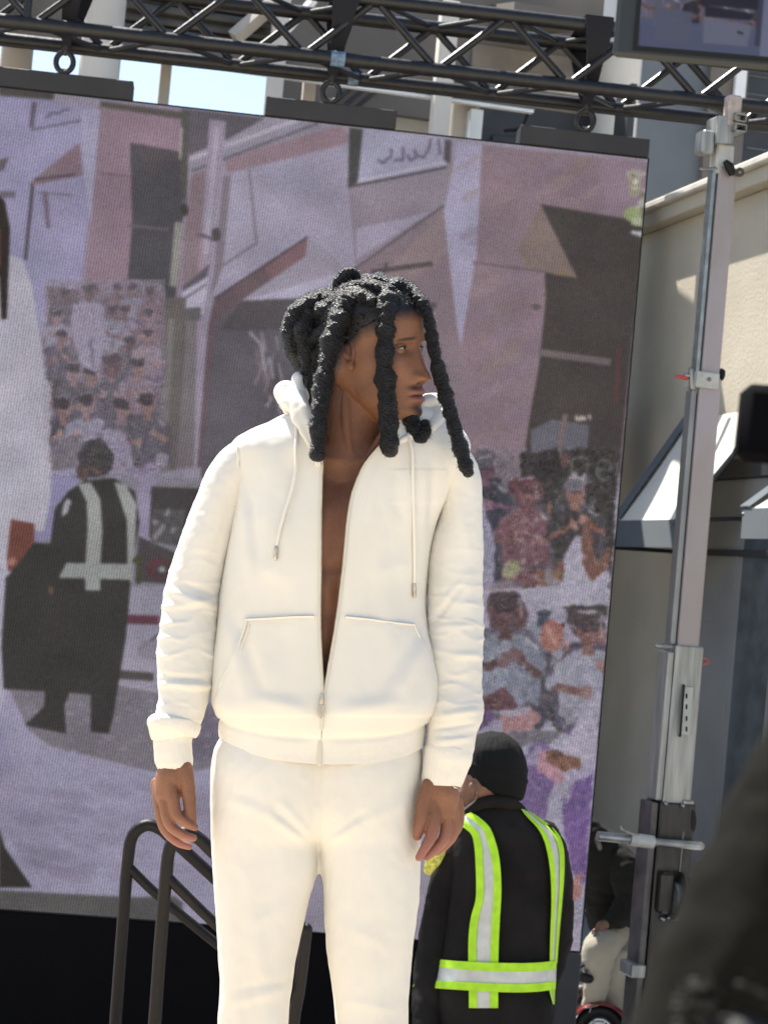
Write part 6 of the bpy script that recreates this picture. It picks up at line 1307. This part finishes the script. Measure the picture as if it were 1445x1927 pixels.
sobj('collar', [crumple([(1112, 1566, -44), (1124, 1574, -40), (1138, 1590, -34)], [7, 10, 7], amp=2), crumple([(1122, 1578, -50), (1128, 1596, -52)], [7, 5], amp=2)], mat('grey_scarf', (.16, .15, .14), .9, var=.5, vscale=50), j2)
sobj('trousers', [crumple([(1168, 1762, 20), (1140, 1774, -46), (1126, 1794, -86), (1122, 1850, -70), (1112, 1916, -60)], [34, 34, 32, 24, 20], amp=3), crumple([(1180, 1764, 20), (1176, 1800, -30), (1156, 1822, -50), (1150, 1926, -30)], [30, 28, 24, 18], amp=3)], m_khaki, sp)
sobj('hat', [tube([(1072, 1548, -50), (1064, 1538, -54)], [28, 20], 16)], m_black, sp)
for q_, (x_, y_) in enumerate(((1096, 1930), (1140, 1936))): sobj('shoe', [tube([(x_ + 14, y_ + 6, -40), (x_, y_ + 10, -70), (x_ - 14, y_ + 14, -96)], [12, 12, 9], 12, None, [12, 10, 8])], m_black, sp)
cs = thing('flight_case', 'low black case the stooping person sits on', 'case', P(1180, 1965, DS + .05))
c0 = P(1178, 1880, DS + .1); zt_ = P(1178, 1795, DS + .1)[2]; mb = MB(); mb.add(*box8((c0[0], c0[1], zt_ / 2), (.13, 0, 0), (0, .16, 0), (0, 0, zt_ / 2 - .004), .01)); mb.build('box', m_black, cs)
mb = MB(); mb.add(*box8((c0[0], c0[1], zt_ * .8), (.133, 0, 0), (0, .163, 0), (0, 0, .01), .002)); mb.build('edge_strip', m_steel, cs)
wk = thing('walking_stick', 'grey stick with black strapped foot held by the stooping person', 'stick', P(1100, 1840, DS - .25))
px_obj('shaft', [tube([(1120, 1756, -96), (1117, 1790, -98), (1108, 1826, -98), (1104, 1842, -98)], [4.5, 4.5, 4.5, 5], 10, 30)], mat('grey_stick', (.12, .11, .10), .5), wk, DS)
px_obj('foot', [crumple([(1078, 1834, -98), (1090, 1838, -98), (1108, 1842, -98)], [8, 10, 9], amp=1.5), crumple([(1080, 1826, -98), (1098, 1816, -98), (1108, 1808, -96)], [2.5, 3, 2], amp=.5, ns=10)], m_black, wk, DS)

# ================================================================== RED SCOOTER WHEEL AND FENDER
DR = 9.65
rs = thing('mobility_scooter', 'dark red mobility scooter, only its front fender and wheel showing below the stooping person', 'scooter', P(1120, 1990, DR))
m_redp = mat('dark_red_gloss_paint', (.16, .012, .014), .25, var=.25, spec=.6, coat=.5)
def arc(cx_, cy_, r_, a0, a1, n, z): return [(cx_ + r_ * math.cos(R_(a)), cy_ - r_ * math.sin(R_(a)), z) for a in np.linspace(a0, a1, n)]
wc = (1127, 1941)
wh = px_obj('tyre', [tube(arc(*wc, 38, 0, 360, 33, -20), 12, 14, 90, rnd=False)], m_black, rs, DR)
px_obj('rim', [tube(arc(*wc, 22, 0, 360, 25, -24), 4, 10, 60, rnd=False), tube([(wc[0], wc[1], -30), (wc[0], wc[1], -16)], [18, 18], 20, 2, rnd=False)] + [tube([(wc[0] + 6 * math.cos(a), wc[1] + 6 * math.sin(a), -31), (wc[0] + 21 * math.cos(a), wc[1] + 21 * math.sin(a), -27)], [3, 2.2], 8) for a in np.arange(6) * math.pi / 3], mat('chrome_rim', (.6, .6, .58), .25, .9, var=.2), wh, DR)
G_ = np.zeros((40, 14, 3))
for i, a in enumerate(np.linspace(200, 22, 40)):
    for j, u in enumerate(np.linspace(-1, 1, 14)):
        r_ = 56 - 6 * u * u; G_[i, j] = (wc[0] + r_ * math.cos(R_(a)) * (1.0 if a < 120 else 1.06), wc[1] - r_ * math.sin(R_(a)) * .98, -16 + u * 22)
px_obj('fender', [sheet_solid(G_, 3)], m_redp, rs, DR)
px_obj('body_shell', [crumple([(1040, 1930, 30), (1070, 1884, 26), (1104, 1868, 22), (1134, 1876, 16), (1156, 1892, 8)], [20, 22, 16, 10, 5], amp=1, ns=24)], mat('dark_brown_plastic', (.045, .028, .024), .5), rs, DR)
px_obj('badge', [tube([(1102, 1896, -40), (1110, 1896, -40)], [2.6, 1.2], 6), tube([(1109, 1904, -40), (1111, 1898, -40)], [1.5, 1.5], 6)], m_steel, rs, DR)

# ================================================================== FOREGROUND: RAISED PHONES AND A SPECTATOR
S_, X0_, Y0_, W_, H_ = 1.0, 0, 0, 420, 190
cv = np.zeros((H_, W_, 3)); cv[:] = (52, 52, 66)
r = np.random.default_rng(8); rng = np.random.default_rng(21)
for row in range(5):
    for k_ in range(13): fig(k_ * 34 + rng.uniform(-8, 8), 10 + row * 24 + rng.uniform(-6, 6), 13 + row * 1.5, tuple(np.array(SK[rng.integers(5)]) * .62), tuple(np.array(SH[rng.integers(7)]) * .55 + (0, 0, 8)), (34, 32, 40))
for q_, c_ in (((0, 150, 420, 190), (72, 78, 102)), ((76, 96, 210, 124), (26, 28, 42)), ((84, 124, 150, 140), (24, 26, 40)), ((160, 100, 216, 190), (98, 102, 124)), ((84, 140, 148, 178), (92, 94, 112)), ((204, 30, 244, 160), (106, 104, 116)), ((20, 130, 70, 180), (74, 78, 96)), ((216, 150, 420, 190), (84, 88, 110)), ((300, 126, 420, 156), (60, 62, 78)), ((112, 20, 150, 70), (70, 74, 96)), ((350, 30, 372, 110), (96, 84, 90))):
    x0_, y0_, x1_, y1_ = q_; poly([(x0_, y0_), (x1_, y0_ + 6), (x1_ - 3, y1_), (x0_ + 2, y1_)], c_, a=.92)
blob(262, 90, 17, 30, (20, 22, 26)); blob(268, 55, 12, 14, (60, 74, 68)); line((226, 2), (222, 80), 5, (60, 62, 72)); line((130, 158), (138, 160), 3, (30, 32, 48)); blob(224, 148, 4, 7, (18, 18, 26)); line((158, 100), (158, 176), 7, (50, 52, 70))
blur(2); pc = cv.copy()
m_pcase = mat('grey_phone_case', (.016, .020, .022), .5, var=.15)
DPH = 1.9
ph_ = thing('phone', 'dark framed phone raised sideways at top right, filming the show on its screen', 'phone', P(1480, 120, DPH), 'phones raised by the audience')
cA, cB, cC = P(1153, 104, DPH), P(1800, 160, DPH), P(1139, -190, DPH); ax_ = cB - cA; ay_ = cC - cA; ay_ = ay_ - ax_ * (ax_ @ ay_) / (ax_ @ ax_); nz_ = np.cross(ax_, ay_); nz_ /= np.linalg.norm(nz_)
mb = MB(); mb.add(*box8(cA + ax_ / 2 + ay_ / 2 - nz_ * .006, ax_ / 2, ay_ / 2, -nz_ * .005, .004)); pbod = mb.build('phone_case', m_pcase, ph_)
s0, s1, t0, t1 = .068, .985, .075, .93
quad_uv('display', [cA + ax_ * a + ay_ * b + nz_ * .0004 for a, b in ((s0, t0), (s1, t0), (s1, t1), (s0, t1))], screen_mat('phone_picture', image('phone_picture', pc[::-1]), 1.0 / 2 ** EXPO, False), pbod)
mb = MB()
for q_ in (((s0 - .012, t0 - .03), (s1 + .01, t0)), ((s0 - .012, t0), (s0, t1))): 
    (a0_, b0_), (a1_, b1_) = q_; mb.add(*box8(cA + ax_ * (a0_ + a1_) / 2 + ay_ * (b0_ + b1_) / 2 + nz_ * .0002, ax_ * (a1_ - a0_) / 2, ay_ * (b1_ - b0_) / 2, nz_ * .0006))
mb.build('bezel', m_black, pbod, smooth=False)
D2 = 1.3
p2 = thing('camera', 'blurred black camera block held up at the right edge before the shop awning', 'camera', P(1440, 870, D2))
cA, cB, cC = P(1380, 868, D2), P(1580, 884, D2), P(1396, 722, D2); ax_ = cB - cA; ay_ = cC - cA
mb = MB(); mb.add(*box8(cA + ax_ / 2 + ay_ / 2, ax_ / 2, ay_ / 2, _F * .012, .006)); mb.build('camera_body', mat('camera_rubber', (.003, .003, .004), .8, spec=.03), p2)
mb = MB(); mb.add(*tube([P(1470, 800, D2 + .016), P(1470, 800, D2 + .035)], .018, 20)); mb.build('lens', m_dglass, p2)
# spectator: dark-sleeved shoulder and raised arm, curls of hair at the bottom
DF = 0.66
fg = thing('person', 'blurred dark sleeved spectator at bottom right edge, arm raised, curly hair just showing', 'person', P(1560, 2600, DF))
m_dark = cloth_mat('dark_olive_sleeve', (0.010, 0.0095, 0.0075), var=.25, sheen=.0, spec=.05)
prt = [tube([(1660, 3600, 60), (1620, 2900, 60), (1640, 2350, 40)], [520, 560, 430], 28, 40, [330, 350, 280]), tube([(1640, 2400, 30), (1690, 2100, 20), (1700, 1960, 10)], [200, 170, 190], 24), tube([(1710, 1990, 0), (1720, 1840, 0)], [230, 200], 28, 30),
       tube([(1400, 2500, -40), (1470, 2040, -80), (1630, 1540, -60), (1740, 1180, 0), (1650, 980, 20), (1610, 930, 20)], [200, 195, 160, 130, 90, 75], 24, 60)]
prt += [tube([(1600, 940, 20), (1570, 880, 20)], [70, 60], 14)] + [tube([(1600 - q_ * 4, 900 - q_ * 38, 10), (1540 - q_ * 2, 880 - q_ * 36, 30), (1500, 876 - q_ * 34, 40)], [22, 19, 15], 10) for q_ in range(4)] + [tube([(1560, 930, -20), (1500, 905, -30)], [24, 18], 10)]
n0 = 0; VV = []; FF = []
for v, f in prt: VV.append(v); FF += [tuple(i + n0 for i in q) for q in f]; n0 += len(v)
v, f, ed = remesh(np.vstack(VV), FF, 14.0, 1); build('body', W3(v, DF), f, m_skin3, fg)
sl = px_obj('jacket', [crumple([(1660, 3600, 60), (1620, 2900, 60), (1640, 2340, 40)], [540, 580, 450], 40, 60, 24, (200, 160, 200)), crumple([(1370, 2560, -40), (1440, 2030, -90), (1608, 1560, -70), (1740, 1200, -30)], [290, 272, 240, 170], 60, 120, 16, (120, 100, 120))], m_dark, fg, DF)
hb = []
r = np.random.default_rng(4)
for i in range(80):
    x_, y_ = r.uniform(1262, 1480), 0; y_ = 1835 + abs(x_ - 1340) * .18 + r.uniform(0, 170); z_ = -330 + r.uniform(-20, 30); rr = r.uniform(7, 15); a0_ = r.uniform(0, 6)
    hb.append(tube([(x_ + rr * 1.3 * math.cos(a0_ + t * 1.1), y_ + t * 5 - 12 + rr * .7 * math.sin(a0_ + t * 1.1), z_ + rr * math.sin(a0_ + t * 1.1)) for t in range(7)], [3, 5, 6, 6, 6, 5, 3], 8, 24))
hb.append(tube([(1420, 2140, -300), (1400, 2010, -290)], [150, 120], 20))
hp_ = thing('person', 'curly dark haired head of a nearer spectator peeking in at the very bottom right', 'person', P(1420, 2300, DF))
hd = px_obj('body', [tube([(1430, 2500, -280), (1425, 2300, -280), (1420, 2190, -290), (1410, 2110, -290)], [120, 70, 130, 110], 24, 40)], m_skin3, hp_, DF)
px_obj('curly_hair', hb, mat('dull_brown_hair', (.016, .015, .012), .7, var=.4, vscale=60), hp_, DF)
